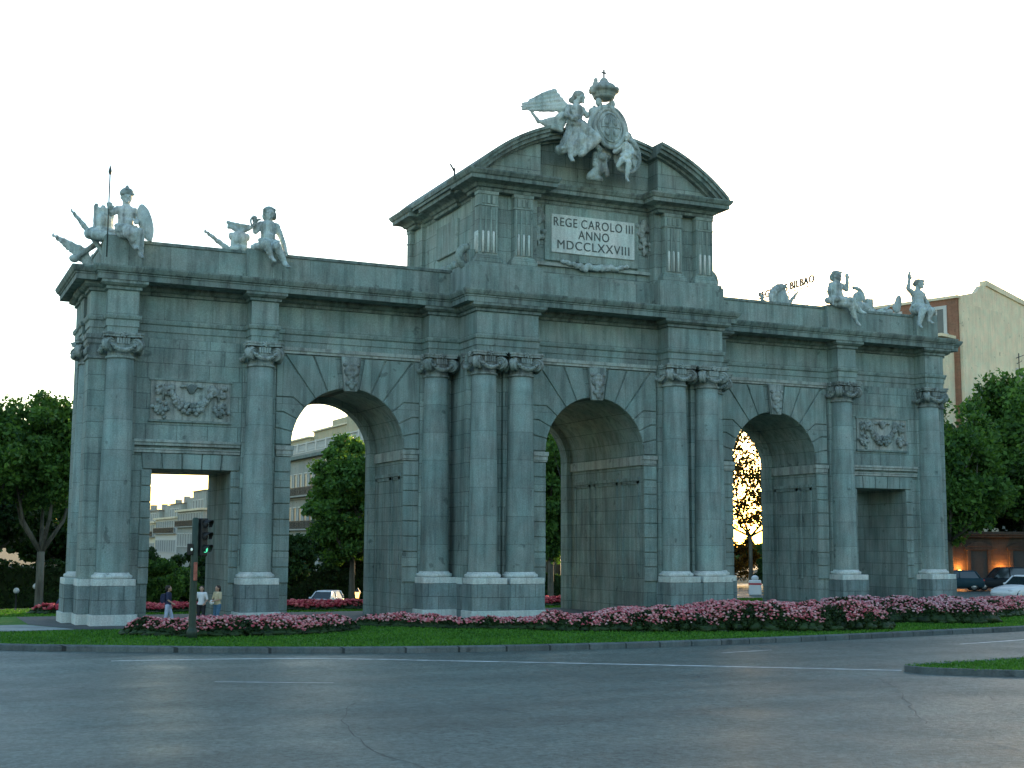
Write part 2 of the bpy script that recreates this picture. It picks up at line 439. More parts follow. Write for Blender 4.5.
# plinth that joins the paired pedestals and the flank of the centre
for s in (-1, 1):
    b = MB(); b.box(3.05, 6.24, -2.55, -1.3, 0, 1.44); b.box(6.0, 7.72, -.72, .3, 0, 1.43); b.box(6.05, 6.24, -1.3, -.7, 0, 1.44)
    mir(b, s).build('plinth', M['ped'], ARCH)
    for q in ((6.0, 6.22, -1.36, -.75, 1.44, 1.70), (19.2, 21.22, .06, 1.36, 1.44, 1.70), (19.2, 21.24, .05, 1.4, -.4, .39)): mir(MB().box(*q), s).build('plinth_band', M['white'], ARCH)
    b = MB(); b.box(19.2, 21.2, .08, 1.35, 0, 1.44); mir(b, s).build('corner_plinth', M['ped'], ARCH)
# backing pilasters behind each column
for x, y, rz in COLS[:6]:
    MB().box(x-.67, x+.67, .12, .31, 1.44, 11.048).build('pilaster', M['wall'], ARCH)
for x, y, rz in COLS[6:]:
    MB().box(x-.70, x+.70, -1.6, -1.39, 1.44, 11.05).build('pilaster', M['wall'], ARCH)
# capitals of the corner pilasters
for s in (-1, 1):
    b = MB()
    b.sweep([(20.3,.14),(21.16,.14),(21.16,1.31),(20.3,1.31)], [(0,10.08),(.06,10.1),(.06,10.17),(.01,10.2),(.01,10.62),(.07,10.7),(.07,10.84),(.12,10.88),(.14,11.045)])
    for q in range(3): b.ball((21.2, .35+.35*q, 10.42), (.06,.13,.15), 8, 6)
    mir(b, s).build('pilaster_capital', M['carve'], ARCH)

def surround(cx, wy, xl, name='arch_surround'):
    b = MB(); zt = 10.74; R2 = HW+.66; g = R(.55); y0 = wy+.03; y1 = wy-.075
    th = [R(t) for t in (0, 12.5, 25.5, 39, 53, 67, 80.5)]
    for sgn in (-1, 1):
        for i in range(len(th)-1):
            a0, a1 = th[i]+g, th[i+1]-g
            inner = [(HW*math.cos(a0+(a1-a0)*k/5), ZS+HW*math.sin(a0+(a1-a0)*k/5)) for k in range(6)]
            def outer(a):
                M0 = (R2*math.cos(a), ZS+R2*math.sin(a))
                if a < R(50): return [M0, (xl, M0[1])] if M0[0] < xl-.02 else [(xl, ZS+math.tan(a)*xl)]
                t = (zt-ZS)/math.sin(a); return [(t*math.cos(a), zt)]
            o0, o1 = outer(a0), outer(a1)
            poly = inner + o1
            if abs(o1[-1][1]-zt) < 1e-6 and abs(o0[-1][1]-zt) > 1e-6: poly = poly + [(xl, zt)]
            poly = poly + list(reversed(o0))
            # poly runs anticlockwise?  make it so
            A = sum(poly[k-1][0]*poly[k][1]-poly[k][0]*poly[k-1][1] for k in range(len(poly)))
            if A < 0: poly = poly[::-1]
            poly = [(cx+sgn*p[0], p[1]) for p in poly]
            if sgn < 0: poly = poly[::-1]
            b.prismY(poly, y1, y0)
        z = 1.48; rows = 8; h = (6.56-1.48)/rows; jb = MB(); x0, x1 = sorted((cx+sgn*(HW-.004), cx+sgn*xl)); jb.box(x0+.03, x1-.03, wy-.01, y0+.01, z+.03, 6.5)
        for k in range(rows): jb.box(x0, x1, y1, y0, z+k*h+.02, z+(k+1)*h-.02)
        jb.build('jamb_quoins', M['plain'], ARCH, .02)
    b.prismY(arc(cx, HW+.04) + list(reversed(arc(cx, HW+.6))), wy-.012, wy+.02)
    return b.build(name, M['plain'], ARCH, .02)
def keystone(cx, wy):
    b = MB(); zb, zt = ZS+HW-.14, 10.76
    b.prismY([(cx-.27, zb), (cx+.27, zb), (cx+.42, zt), (cx-.42, zt)], wy-.2, wy)
    k = b.build('keystone', M['carve'], ARCH, .02)
    pr = [('e', (0,0,.55), (.2,.16,.26)), ('e', (0,-.14,.5), (.05,.08,.09)), ('c', (-.14,-.1,.62), .05, (.14,-.1,.62), .05), ('e', (0,-.1,.32), (.1,.08,.07)),
          ('e', (0,-.02,.86), (.3,.14,.14)), ('e', (-.24,-.02,.72), (.12,.12,.2)), ('e', (.24,-.02,.72), (.12,.12,.2)), ('c', (-.2,-.05,.2), .1, (.2,-.05,.2), .1), ('e', (0,-.05,.05), (.14,.1,.16)),
          ('e', (-.3,-.03,1.02), (.12,.1,.09)), ('e', (.3,-.03,1.02), (.12,.1,.09)), ('e', (0,-.08,1.0), (.15,.1,.1))]
    sculpt('mask', pr, M['carve'], k, .03, 2, .015, 6, loc=(cx, wy-.19, zb+.16), scale=.92)
def impost(cx, wy, yb, xl):
    for sgn in (-1, 1):
        b = MB(); x0, x1 = sorted((cx+sgn*(HW-.10), cx+sgn*(xl+.0)))
        b.box(x0, x1, wy-.17, wy+.03, 6.82, 7.0); b.box(x0+.03, x1-.03, wy-.13, wy+.03, 6.64, 6.82); b.box(x0+.05, x1-.05, wy-.10, wy+.03, 6.57, 6.64)
        b.build('impost', M['band'], ARCH, .012)
        b = MB(); x0, x1 = sorted((cx+sgn*(HW-.09), cx+sgn*(HW+.02)))
        b.box(x0, x1, wy+.04, yb-.66, 6.6, 7.0); b.build('passage_band', M['band'], ARCH)
        # sunk panel frames on the passage wall
        b = MB(); L = yb-.66-wy; xa, xb = sorted((cx+sgn*(HW-.05), cx+sgn*(HW+.02)))
        for f0, f1 in ((.10,.36),(.42,.94)) if L < 5 else ((.06,.28),(.34,.66),(.72,.94)):
            ya, ye = wy+L*f0, wy+L*f1
            for (p, q, r, t) in ((ya, ya+.12, 1.5, 5.9), (ye-.12, ye, 1.5, 5.9), (ya, ye, 5.78, 5.9)): b.box(xa, xb, p, q, r, t)
            b.box(xa-.03*(sgn>0), xb+.03*(sgn<0), ya-.08, ye+.08, 5.92, 6.06)
        b.build('passage_panel', M['wall'], ARCH)
for cx, wy, yb, xl in ((-AX, YW, YB, 3.1), (AX, YW, YB, 3.1), (0, YC, YCB, 3.06)):
    surround(cx, wy, xl); keystone(cx, wy-.07); impost(cx, wy, yb, xl)
    MB().box(cx-xl, cx+xl, wy-.11, wy+.01, 10.79, 10.9).build('string_course', M['band'], ARCH)
    MB().box(cx-xl, cx+xl, wy-.16, wy+.01, 10.9, 11.045).build('string_course', M['band'], ARCH)

def garland_mesh():
    b = MB()
    for k in range(110):                                       # central festoon of fruit and leaves
        t = -1+2*(k+rng.uniform(-.5,.5))/110; w = .10+.13*(1-t*t)
        b.ball((.80*t+rng.normal()*.02, -rng.uniform(.02,.14), .30-.62*(1-t*t)+rng.uniform(-1,1)*w), rng.uniform(.06,.11), 6, 5)
    for s in (-1, 1):
        for k in range(40): b.ball((s*1.15+rng.normal()*.13, -rng.uniform(.02,.12), -.34+rng.normal()*.13), rng.uniform(.06,.10), 6, 5)
        b.tube([(s*.66,-.06,.45),(s*.9,-.1,.5),(s*1.08,-.06,.3),(s*1.08,-.05,0)], [.07,.1,.07,.05], 8)
        for k in range(26): b.ball((s*(.7+.65*rng.random()), -.06, .22+.38*rng.random()), rng.uniform(.06,.12), 6, 5)
        b.tube([(s*.45,-.05,.55),(s*.2,-.08,.6),(s*.12,-.05,.4)], [.05,.06,.04], 8)
    b.ball((0,-.04,.48), (.17,.08,.2), 10, 8)
    return b.mesh('garland', M['carve'])
GARL = garland_mesh()
for s in (-1, 1):
    cx = s*17.2
    b = MB(); b.box(cx-1.56, cx+1.56, YW-.05, YW+.02, 7.85, 9.4)
    p = b.build('relief_panel', M['relief'], ARCH, .01)
    for f in ((cx-1.62, cx+1.62, 9.4, 9.48), (cx-1.62, cx+1.62, 7.77, 7.85)):
        MB().box(f[0], f[1], YW-.09, YW+.02, f[2], f[3]).build('panel_frame', M['plain'], p)
    g = link('garland', GARL, None, p); g.location = (cx, YW-.05, 8.62)
    # string course and lintel over the door
    b = MB(); x0, x1 = sorted((s*15.2, s*19.35))
    b.box(x0, x1, YW-.2, YW+.02, 6.95, 7.06); b.box(x0, x1, YW-.15, YW+.02, 6.83, 6.95); b.box(x0, x1, YW-.11, YW+.02, 6.55, 6.66); b.box(x0, x1, YW-.14, YW+.02, 6.66, 6.72)
    b.build('string_course', M['band'], ARCH, .012)
    b = MB(); dc = s*(DX0+DX1)/2
    for x, w in ((-1.75,.42),(1.75,.42)):
        for k in range(7):
            h = (5.9-1.48)/7; b.box(dc+x-w/2+.02*(x<0), dc+x+w/2-.02*(x>0), YW-.075, YW+.03, 1.48+k*h+.02, 1.48+(k+1)*h-.02)
    for k in range(5):
        t0, t1 = -1.93+k*.772+.02, -1.93+(k+1)*.772-.02; sh = .16
        b.prismY([(dc+t0*.98, DZ+.0), (dc+t1*.98, DZ+.0), (dc+t1*1.02, 6.53), (dc+t0*1.02, 6.53)], YW-.075, YW+.03)
    b.build('door_surround', M['plain'], ARCH, .015)
    b = MB(); b.box(DX0-.02 if s>0 else -DX1-.05, DX0+.05 if s>0 else -DX1+.02, 1.2, 3.2, 1.5, 5.5)

# ---- attic
for s in (-1, 1):
    b = MB(); x0, x1 = sorted((s*5.7, s*20.7))
    b.box(x0, x1, .16, 4.64, 13.6, 14.72)
    b.build('parapet', M['plain'], ARCH)
    b = MB(); b.box(x0-.04, x1+.04, .11, 4.69, 14.72, 14.86); b.build('coping', M['dark'], ARCH, .02)
    for bx0, bx1 in ((19.35, 20.75), (13.75, 15.2)):
        x0, x1 = sorted((s*bx0, s*bx1))
        [MB().box(x0, x1, ya, yb, 13.62, 14.93).build('parapet_block', M['plain'], ARCH, .02) for ya, yb in ((-.1, .9), (3.9, 4.9))]
    b = MB(); x0, x1 = sorted((s*5.75, s*6.35)); b.box(x0, x1, .6, 4.2, 14.8, 15.0); b.build('parapet_block', M['plain'], ARCH, .02)
QA = [(2.95,-1.1),(2.95,-1.62),(5.62,-1.62),(5.62,-.55),(5.45,-.55)]
QB = [(2.9,-1.25),(2.9,-2.15),(6.28,-2.15),(6.28,.1),(5.7,.1)]
QE = [(2.95,-1.1),(2.95,-1.95),(5.86,-1.95),(5.86,-.75),(5.45,-.75),(5.45,1.0),(5.62,1.0)]
MB().sweep(full(QB), [(0,13.6),(0,14.72),(-.06,14.74),(-.06,14.86)]).build('attic_base', M['plain'], ARCH)
MB().sweep(full(QA), [(0,14.8),(0,18.16)]).build('attic_wall', M['wall'], ARCH)
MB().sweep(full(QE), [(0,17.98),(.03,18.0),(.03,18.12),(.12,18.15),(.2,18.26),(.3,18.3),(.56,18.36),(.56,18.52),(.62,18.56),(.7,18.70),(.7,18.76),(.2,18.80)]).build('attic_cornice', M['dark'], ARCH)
for y, sg in ((-1.95, 1), (6.75, -1)):
    for xc in (-5.4, -3.74, 3.74, 5.4):
        y0, y1 = (y, y+.42) if sg > 0 else (y-.42, y)
        p = MB().box(xc-.44, xc+.44, y0, y1, 15.22, 17.98).build('attic_pilaster', M['wall'], ARCH)
        b = MB(); b.box(xc-.62, xc+.62, y0-.12, y1+.02, 14.84, 15.06); b.box(xc-.56, xc+.56, y0-.08, y1+.01, 15.06, 15.16); b.box(xc-.5, xc+.5, y0-.04, y1, 15.16, 15.24); b.build('pilaster_base', M['plain'], p, .02)
        b = MB(); b.box(xc-.47, xc+.47, y0-.035, y1, 17.34, 17.4); b.box(xc-.47, xc+.47, y0-.035, y1, 17.84, 17.98)
        for q in range(3): b.box(xc-.3+q*.24, xc-.18+q*.24, y0-.045, y1, 17.44, 17.78)
        b.build('pilaster_head', M['plain'], p)
        if sg > 0:
            b = MB()
            for q in range(4): b.box(xc-.40+q*.245, xc-.335+q*.245, y0-.04, y0+.01, 15.32, 17.3)
            b.build('fluting', M['plain'], p)
            b = MB()
            for q in range(3): b.lathe([(.058,15.32),(.06,16.2),(.03,16.25)], (xc-.245+q*.245, y0-.005), 8)
            if xc < -5:
                for q in range(3): b.lathe([(.055,15.32),(.055,16.2),(.03,16.25)], (xc-.44, y0+.1+q*.13), 8)
            b.build('cabling', M['white'], p)
# segmental pediment
PZ, PR = 12.5, 8.98
def arcseg(x0, x1, r0, r1, n=26):
    a0, a1 = math.acos(x0/r0), math.acos(x1/r0)
    o = [(r0*math.cos(a0+(a1-a0)*k/n), PZ+r0*math.sin(a0+(a1-a0)*k/n)) for k in range(n+1)]
    a0, a1 = math.acos(x0/r1), math.acos(x1/r1)
    i = [(r1*math.cos(a0+(a1-a0)*k/n), PZ+r1*math.sin(a0+(a1-a0)*k/n)) for k in range(n+1)]
    return i + o[::-1]
def tymp(x0, x1, r):
    a0, a1 = math.acos(max(-1,min(1,x0/r))), math.acos(min(1,x1/r))
    o = [(r*math.cos(a0+(a1-a0)*k/24), PZ+r*math.sin(a0+(a1-a0)*k/24)) for k in range(25)]
    o = [p for p in o if p[1] > 18.74]
    return [(o[0][0], 18.7), (o[-1][0], 18.7)] + o[::-1]
for yf, sg in ((-1.95, 1), (6.75, -1)):
    mid = 2.4
    for s in (-1, 1):
        x0, x1 = (2.95, 5.9) if s > 0 else (-5.9, -2.95)
        y0, y1 = sorted((yf, mid)); b = MB(); b.prismY(tymp(x0, x1, PR-.3), y0, y1); b.build('pediment_tympanum', M['wall'], ARCH)
        x0, x1 = (2.78, 6.35) if s > 0 else (-6.35, -2.78)
        b = MB()
        for o, r0, r1 in ((.7, PR, PR-.12), (.62, PR-.12, PR-.26), (.5, PR-.26, PR-.42), (.22, PR-.42, PR-.52)):
            xe = math.sqrt(max(0.1, r0*r0-(18.74-PZ)**2)); xb = min(x1, xe) if s > 0 else x1; xa = x0 if s > 0 else max(x0, -xe)
            y0, y1 = sorted((yf-sg*o, mid)); b.prismY(arcseg(xa, xb, r0, r1), y0, y1)
        b.build('pediment_cornice', M['dark'], ARCH)
    y0, y1 = sorted((yf+sg*.85, mid)); MB().prismY(tymp(-3.0, 3.0, PR-.3), y0, y1).build('pediment_tympanum', M['wall'], ARCH)
    b = MB()
    for o, r0, r1 in ((.7, PR, PR-.12), (.62, PR-.12, PR-.26), (.5, PR-.26, PR-.42), (.22, PR-.42, PR-.52)):
        y0, y1 = sorted((yf+sg*.85-sg*o, mid)); b.prismY(arcseg(-2.8, 2.8, r0-.002, r1-.002), y0, y1)
    b.build('pediment_cornice', M['dark'], ARCH)
# inscription panel with its frame and lettering
fr = MB().box(-2.36, 2.36, -1.2, -1.09, 15.45, 17.92).build('panel_surround', M['plain'], ARCH, .02)
MB().box(-2.95, 2.95, -1.24, -1.12, 15.2, 15.34).build('string_course', M['band'], ARCH, .01)
ins = MB().box(-2.06, 2.12, -1.26, -1.18, 15.82, 17.53).build('inscription_panel', M['white'], ARCH, .01)
def text_mesh(txt, size, wmax=None, extrude=.01, bold=.0):
    cu = bpy.data.curves.new('t', 'FONT'); cu.body = txt; cu.size = size; cu.align_x = 'CENTER'; cu.align_y = 'CENTER'; cu.extrude = extrude; cu.offset = bold
    cu.space_character = 1.12
    o = bpy.data.objects.new('t', cu); COL.objects.link(o); dg = bpy.context.evaluated_depsgraph_get(); dg.update()
    me = bpy.data.meshes.new_from_object(o.evaluated_get(dg)); bpy.data.objects.remove(o)
    w = max(v.co.x for v in me.vertices)-min(v.co.x for v in me.vertices)
    if wmax: me.transform(Matrix.Diagonal((wmax/w, 1, 1, 1)))
    return me
def words(txt, size, w, extrude, bold, M4, mat, parent):
    ms = [text_mesh(q, size, None, extrude, bold) for q in txt.split()]
    ext = [(min(v.co.x for v in m.vertices), max(v.co.x for v in m.vertices)) for m in ms]
    gap = size*.42; tot = sum(b-a for a, b in ext)+gap*(len(ms)-1); k = w/tot; x = -w/2
    for m, (a, b) in zip(ms, ext):
        m.transform(M4 @ Matrix.Translation((x-a*k, 0, 0)) @ Matrix.Diagonal((k, 1, 1, 1))); x += (b-a+gap)*k
        m.materials.clear(); m.materials.append(mat); m.name = 'lettering'; link('lettering', m, None, parent)
for txt, z, w in (('REGE CAROLO III', 17.18, 3.98), ('ANNO', 16.68, 1.55), ('MDCCLXXVIII', 16.17, 3.62)):
    words(txt, .56, w, .012, 0, Matrix.Translation((.03, -1.268, z)) @ Matrix.Rotation(PI/2, 4, 'X'), M['letter'], ins)
pr = [('e', (-1.55+3.1*k/22+rng.normal()*.03, -.02, -.16*math.sin(PI*k/22)+rng.normal()*.04), (.13+.05*math.sin(PI*k/22), .13, .10+.05*math.sin(PI*k/22))) for k in range(23)]
sculpt('garland', pr, M['statue'], ARCH, .035, 1, .03, 7, loc=(.05, -1.26, 15.42))
for s in (-1, 1):
    pr = [('c', (0,0,.75), .07, (0,-.03,-.75), .05)] + [('e', (rng.normal()*.14, -.03, .62-.1*k+rng.normal()*.03), (.13,.09,.12)) for k in range(13)] + [('e', (0,-.05,.72), (.2,.1,.2)), ('e', (-.2,-.03,.5), (.13,.07,.2)), ('e', (.2,-.03,.5), (.13,.07,.2))]
    sculpt('trophy_relief', pr, M['carve'], ARCH, .035, 1, .03, 7, loc=(s*2.66, -1.15, 16.85))
# volutes and fruit swags on the flanks of the attic
for s in (-1, 1):
    b = MB(); b.torus((s*6.0,-1.2,15.2), .42, .18, 'y', 18, 8, -PI/2 if s>0 else PI/2, PI/2 if s>0 else 3*PI/2)
    b.box(min(s*5.6,s*6.1), max(s*5.6,s*6.1), -1.7, -.5, 14.8, 15.45); b.build('scroll', M['plain'], ARCH)
    pr = [('c', (0,-.9,0), .2, (0,.9,0), .2), ('e', (0,-1.2,-.05), (.3,.34,.3)), ('e', (0,1.2,.0), (.3,.34,.3))] + [('e', (s*.08, -1+.2*k, rng.normal()*.06), (.26,.16,.2)) for k in range(11)]
    sculpt('fruit_swag', pr, M['plain'], ARCH, .05, 1, .05, 5, loc=(s*5.75, .9, 15.15))
    b = MB(); x0, x1 = sorted((s*5.3, s*5.56))
    b.box(x0, x1, 1.15, 3.65, 16.0, 17.5); b.build('side_panel', M['plain'], ARCH, .03)

# ------------------------------------------------------------------ statues on the attic
def torso_prims(lean=0):
    return [('e', (0,.05,.18), (.42,.36,.30)), ('c', (0,.05,.2), .34, (lean*.5,.02,.62), .31), ('c', (lean*.5,.02,.62), .31, (lean,.03,.98), .34), ('e', (lean*.6,-.12,.52), (.28,.24,.26)),
            ('c', (lean-.30,.03,1.05), .18, (lean+.30,.03,1.05), .18), ('c', (lean,.02,1.1), .16, (lean,0,1.38), .15), ('c', (-.36,-.12,.34), .12, (.36,-.12,.30), .13), ('c', (-.2,-.3,.25), .16, (.25,-.34,.2), .16)]
def limb(*pts):
    out = []
    for i in range(len(pts)-1): out.append(('c', pts[i][0], pts[i][1], pts[i+1][0], pts[i+1][1]))
    return out
def foot(a, d, s=1):
    a = Vector(a); d = Vector(d).normalized()
    return [('c', a, .085*s, a+d*.24*s, .06*s), ('e', a+d*.27*s, (.075*s,.075*s,.045*s))]
SG = 'stone figures seated along the attic'
def seated(lbl, loc, prims, extras=(), rz=0):
    t = empty('seated_statue', loc, rz, lbl, 'statue', SG); t.scale = (.95, .95, .93)
    sculpt('figure', prims, M['statue'], t, .032, 1, .022, 8)
    for nm, pr, m in extras: sculpt(nm, pr, m, t, .028, 1, .008, 6)
    return t
def fingers(c, d, s):
    c = Vector(c); d = Vector(d).normalized(); a = d.cross(Vector((0,-1,.2))).normalized(); s *= 1.1
    out = [('c', c, .035*s, c+d*.08*s, .045*s), ('c', c+d*.03*s+a*.035*s, .016*s, c+d*.08*s+a*.075*s, .014*s)]
    for o, L in ((-.036,.055),(-.012,.07),(.012,.066),(.036,.05)): out.append(('c', c+d*.085*s+a*o*s, .0125*s, c+d*(.085+L)*s+a*o*1.2*s, .010*s))
    return out
def limb(*pts, k=1.22):
    out = []
    for i in range(len(pts)-1): out.append(('c', pts[i][0], pts[i][1]*k, pts[i+1][0], pts[i+1][1]*k))
    return out
# A: helmeted boy with spear and shield, left end
pA = torso_prims() + head((0,-.02,1.6), .27) + limb(((-.34,.02,1.06),.135), ((-.58,-.05,.86),.11), ((-.70,-.2,.93),.08)) + fingers((-.70,-.2,.93), (-.05,-.3,.6), 2.2) \
   + limb(((.34,.02,1.06),.135), ((.5,-.05,.72),.11), ((.42,-.3,.55),.085)) + fingers((.42,-.3,.55), (-.3,-.6,-.2), 2.2) \
   + limb(((.14,0,.12),.22), ((.46,-.62,.02),.17), ((.55,-.58,-.78),.10)) + foot((.55,-.6,-.88), (.1,-.8,-.6), 1.2) \
   + limb(((-.12,0,.12),.22), ((.10,-.62,-.05),.17), ((.30,-.42,-.45),.11)) + foot((.3,-.45,-.52), (.1,-.8,-.5), 1.2) \
   + [('c', (-.3,-.1,.2), .16, (.1,-.55,.08), .2), ('c', (.1,-.5,.1), .2, (.25,-.55,-.2), .12)]
tA = seated('stone boy in a crested helmet holding a tall spear, at the attic left end', (-20.02,-.12,14.95), pA,
  [('helmet', [('e', (0,.03,1.80), (.29,.31,.24)), ('c', (0,.1,1.95), .06, (0,-.1,2.02), .07), ('c', (0,.25,1.8), .06, (0,.1,1.98), .07), ('c', (-.24,-.2,1.72), .05, (.24,-.2,1.72), .05), ('e', (0,-.02,2.06), (.07,.08,.08))], M['hairstone']),
   ('shield', [('e', (.74,-.30,.55), (.30,.12,.82), (0,-14,-12)), ('e', (.72,-.38,.55), (.18,.10,.52), (0,-14,-12)), ('c', (.98,-.2,.1), .07, (1.0,-.2,-.22), .05)], M['statue'])])
b = MB(); b.tube([(-.74,-.3,-1.05),(-.74,-.3,2.45)], .028, 8); b.lathe([(.03,2.42),(.075,2.54),(.055,2.66),(.008,2.84)], (-.74,-.3), 8); b.build('spear', M['bronze'], tA)
# B: seated boy with a serpent
pB = torso_prims() + head((.02,-.05,1.57), .27, (-.15,-1,-.15)) + limb(((-.34,.02,1.06),.13), ((-.56,-.05,.72),.105), ((-.64,-.25,1.0),.08)) + fingers((-.64,-.25,1.0), (-.1,-.1,.6), 2.2) \
   + limb(((.34,.02,1.06),.13), ((.58,.02,.6),.105), ((.70,-.12,.12),.08)) + fingers((.70,-.12,.1), (.1,-.1,-.6), 2.2) \
   + limb(((-.14,0,.12),.21), ((-.26,-.68,.08),.17), ((-.04,-.66,-.4),.10)) + foot((-.02,-.68,-.48), (.25,-.6,-.6), 1.2) \
   + limb(((.14,0,.12),.21), ((.22,-.66,.0),.17), ((.56,-.62,-.62),.10)) + foot((.58,-.64,-.7), (.3,-.6,-.5), 1.3) \
   + [('c', (-.3,-.1,.3), .14, (.3,-.1,.3), .14), ('c', (-.6,.1,.05), .14, (-.2,0,.15), .2)]
seated('bareheaded stone boy raising a coiled serpent, seated right of the helmeted boy', (-14.38,-.12,14.95), pB,
  [('hair', [('e', (.02,.04,1.66), (.28,.29,.27)), ('e', (.02,.16,1.5), (.27,.2,.26)), ('c', (-.2,-.1,1.72), .09, (.2,-.1,1.74), .09), ('e', (.25,.02,1.5), (.1,.16,.2))], M['hairstone']),
   ('serpent', [('c', (-.74+.12*math.cos(a), -.35, 1.08+.2*math.sin(a)), .045, (-.74+.12*math.cos(a+.5), -.35, 1.08+.2*math.sin(a+.5)), .045) for a in np.arange(0, 5.2, .5)] + [('e', (-.5,-.38,1.18), (.09,.06,.05))], M['carve'])])
# C: seated boy raising a hand, right wing
pC = torso_prims() + head((.02,-.04,1.55), .27, (.35,-1,-.1)) + limb(((.32,.02,1.08),.13), ((.62,-.05,.86),.105), ((.58,-.15,1.36),.08)) + fingers((.58,-.15,1.36), (-.1,-.1,.6), 2.2) \
   + limb(((-.32,.02,1.06),.13), ((-.52,-.05,.66),.105), ((-.44,-.1,.22),.08)) + fingers((-.44,-.1,.22), (-.1,-.3,-.5), 2.2) \
   + limb(((.12,0,.15),.22), ((.55,-.5,.18),.18), ((1.0,-.55,-.28),.10)) + foot((1.02,-.58,-.36), (.35,-.5,-.3), 1.2) \
   + limb(((-.1,0,.12),.22), ((.5,-.45,.0),.17), ((.95,-.3,-.75),.10)) + foot((.95,-.32,-.85), (.2,-.4,-.6), 1.2) \
   + [('e', (-.72,-.2,.14), (.2,.2,.2)), ('c', (-.3,-.1,.25), .18, (.35,-.25,.25), .2)]
seated('stone boy leaning back, one fist lifted beside his head, on the right wing', (14.3,-.12,14.95), pC,
  [('hair', [('e', (0,.03,1.64), (.27,.28,.24)), ('e', (-.1,.16,1.5), (.2,.16,.22)), ('c', (-.18,-.12,1.72), .08, (.18,-.16,1.74), .08)], M['hairstone'])])
# D: seated girl with one arm high
pD = torso_prims(.06) + head((.16,-.04,1.58), .26, (.5,-1,.1)) + limb(((-.28,.02,1.08),.125), ((-.64,-.02,1.28),.10), ((-.56,-.05,1.74),.075)) + fingers((-.56,-.05,1.74), (0,-.05,.6), 2.2) \
   + limb(((.38,.02,1.06),.125), ((.58,-.02,.7),.10), ((.62,-.2,.3),.08)) + fingers((.62,-.2,.3), (.1,-.3,-.4), 2.2) \
   + limb(((-.12,0,.15),.21), ((-.2,-.62,.02),.17), ((-.42,-.56,-.7),.10)) + foot((-.44,-.58,-.8), (-.2,-.7,-.5), 1.2) \
   + limb(((.14,0,.15),.21), ((.42,-.6,.05),.17), ((.30,-.5,-.42),.10)) + foot((.3,-.52,-.5), (.1,-.7,-.5), 1.2) \
   + [('c', (-.2,-.2,.3), .2, (.4,-.35,.2), .22), ('c', (.3,-.4,.1), .2, (.66,-.5,-.05), .14)]
seated('stone girl with tousled hair, one arm raised high, at the attic right end', (19.42,-.12,14.95), pD,
  [('hair', [('e', (.14,.04,1.68), (.27,.27,.23)), ('e', (.36,.0,1.62), (.14,.12,.12)), ('e', (.0,.1,1.62), (.16,.16,.16)), ('c', (.0,-.12,1.76), .09, (.3,-.14,1.76), .1)], M['hairstone']),
   ('torch', [('c', (-.62,-.1,1.95), .05, (-.60,-.12,2.12), .07), ('e', (-.58,-.12,2.16), (.09,.08,.08))], M['statue'])])

TG = 'stone trophies of arms on the attic'
def trophy(lbl, loc, parts, rz=0):
    t = empty('trophy_of_arms', loc, rz, lbl, 'trophy', TG)
    for nm, pr in parts: sculpt(nm, pr, M['statue'], t, .032, 1, .014, 5)
    return t
def flag(base, tip, drop, w=.09):
    """furled flag: pole plus hanging cloth"""
    b = Vector(base); t = Vector(tip); d = Vector(drop); pr = [('c', b, .05, t, .035), ('e', t, (.05,.05,.1))]
    for k in range(13):
        f = k/12; p = b.lerp(t, .10+.80*f); q = p+d*(1.05-.95*f); wv = .5*w*math.sin(k*1.9)
        p = p+Vector((0,wv,0)); q = q+Vector((0,-wv,0)); pr.append(('c', p, w*.8, q, w*.7))
    return pr
trophy('castle-topped stone cuirass with two drooping flags jutting past the left corner', (-20.75,1.0,14.9), [
  ('cuirass', [('b', (0,0,.85), (.33,.25,.42)), ('e', (0,-.05,.75), (.38,.34,.42)), ('b', (-.27,0,1.32), (.07,.2,.1)), ('b', (0,0,1.3), (.07,.2,.08)), ('b', (.27,0,1.32), (.07,.2,.1)), ('c', (-.5,-.3,.15), .22, (.7,-.4,.2), .22), ('c', (-.3,-.5,.1), .2, (.5,-.6,.0), .2), ('e', (0,0,.25), (.7,.5,.3)), ('c', (.3,0,.4), .1, (.35,-.1,1.2), .1)]),
  ('flag', flag((-.2,.1,.1), (-1.15,.3,1.15), (.55,0,-.95))),
  ('flag', flag((-.4,.6,-.35), (-1.75,.8,.2), (.45,0,-.95), .1)),
  ('drum', [('e', (-.95,.5,-.72), (.2,.2,.16)), ('c', (-.9,.5,-.7), .1, (-.2,.5,-.1), .12)])])
trophy('stone cuirass topped by a broad scalloped shield, a flag lying on its left', (-15.35,.8,14.86), [
  ('cuirass', [('e', (0,0,.62), (.36,.26,.34)), ('c', (-.22,0,.4), .14, (-.2,0,.05), .1), ('c', (.22,0,.4), .14, (.2,0,.05), .1), ('e', (0,0,.18), (.42,.3,.2)), ('e', (-.33,0,.7), (.12,.14,.16)), ('e', (.33,0,.7), (.12,.14,.16))]),
  ('shield', [('b', (-.05,.02,1.12), (.45,.05,.13)), ('c', (-.5,0,1.26), .06, (.5,0,1.14), .07), ('c', (-.42,0,1.1), .08, (0,0,.88), .1), ('c', (.42,0,1.08), .08, (0,0,.88), .1)]),
  ('flag', flag((-.25,.1,.12), (-1.35,.25,.85), (.55,0,-.6), .09))])
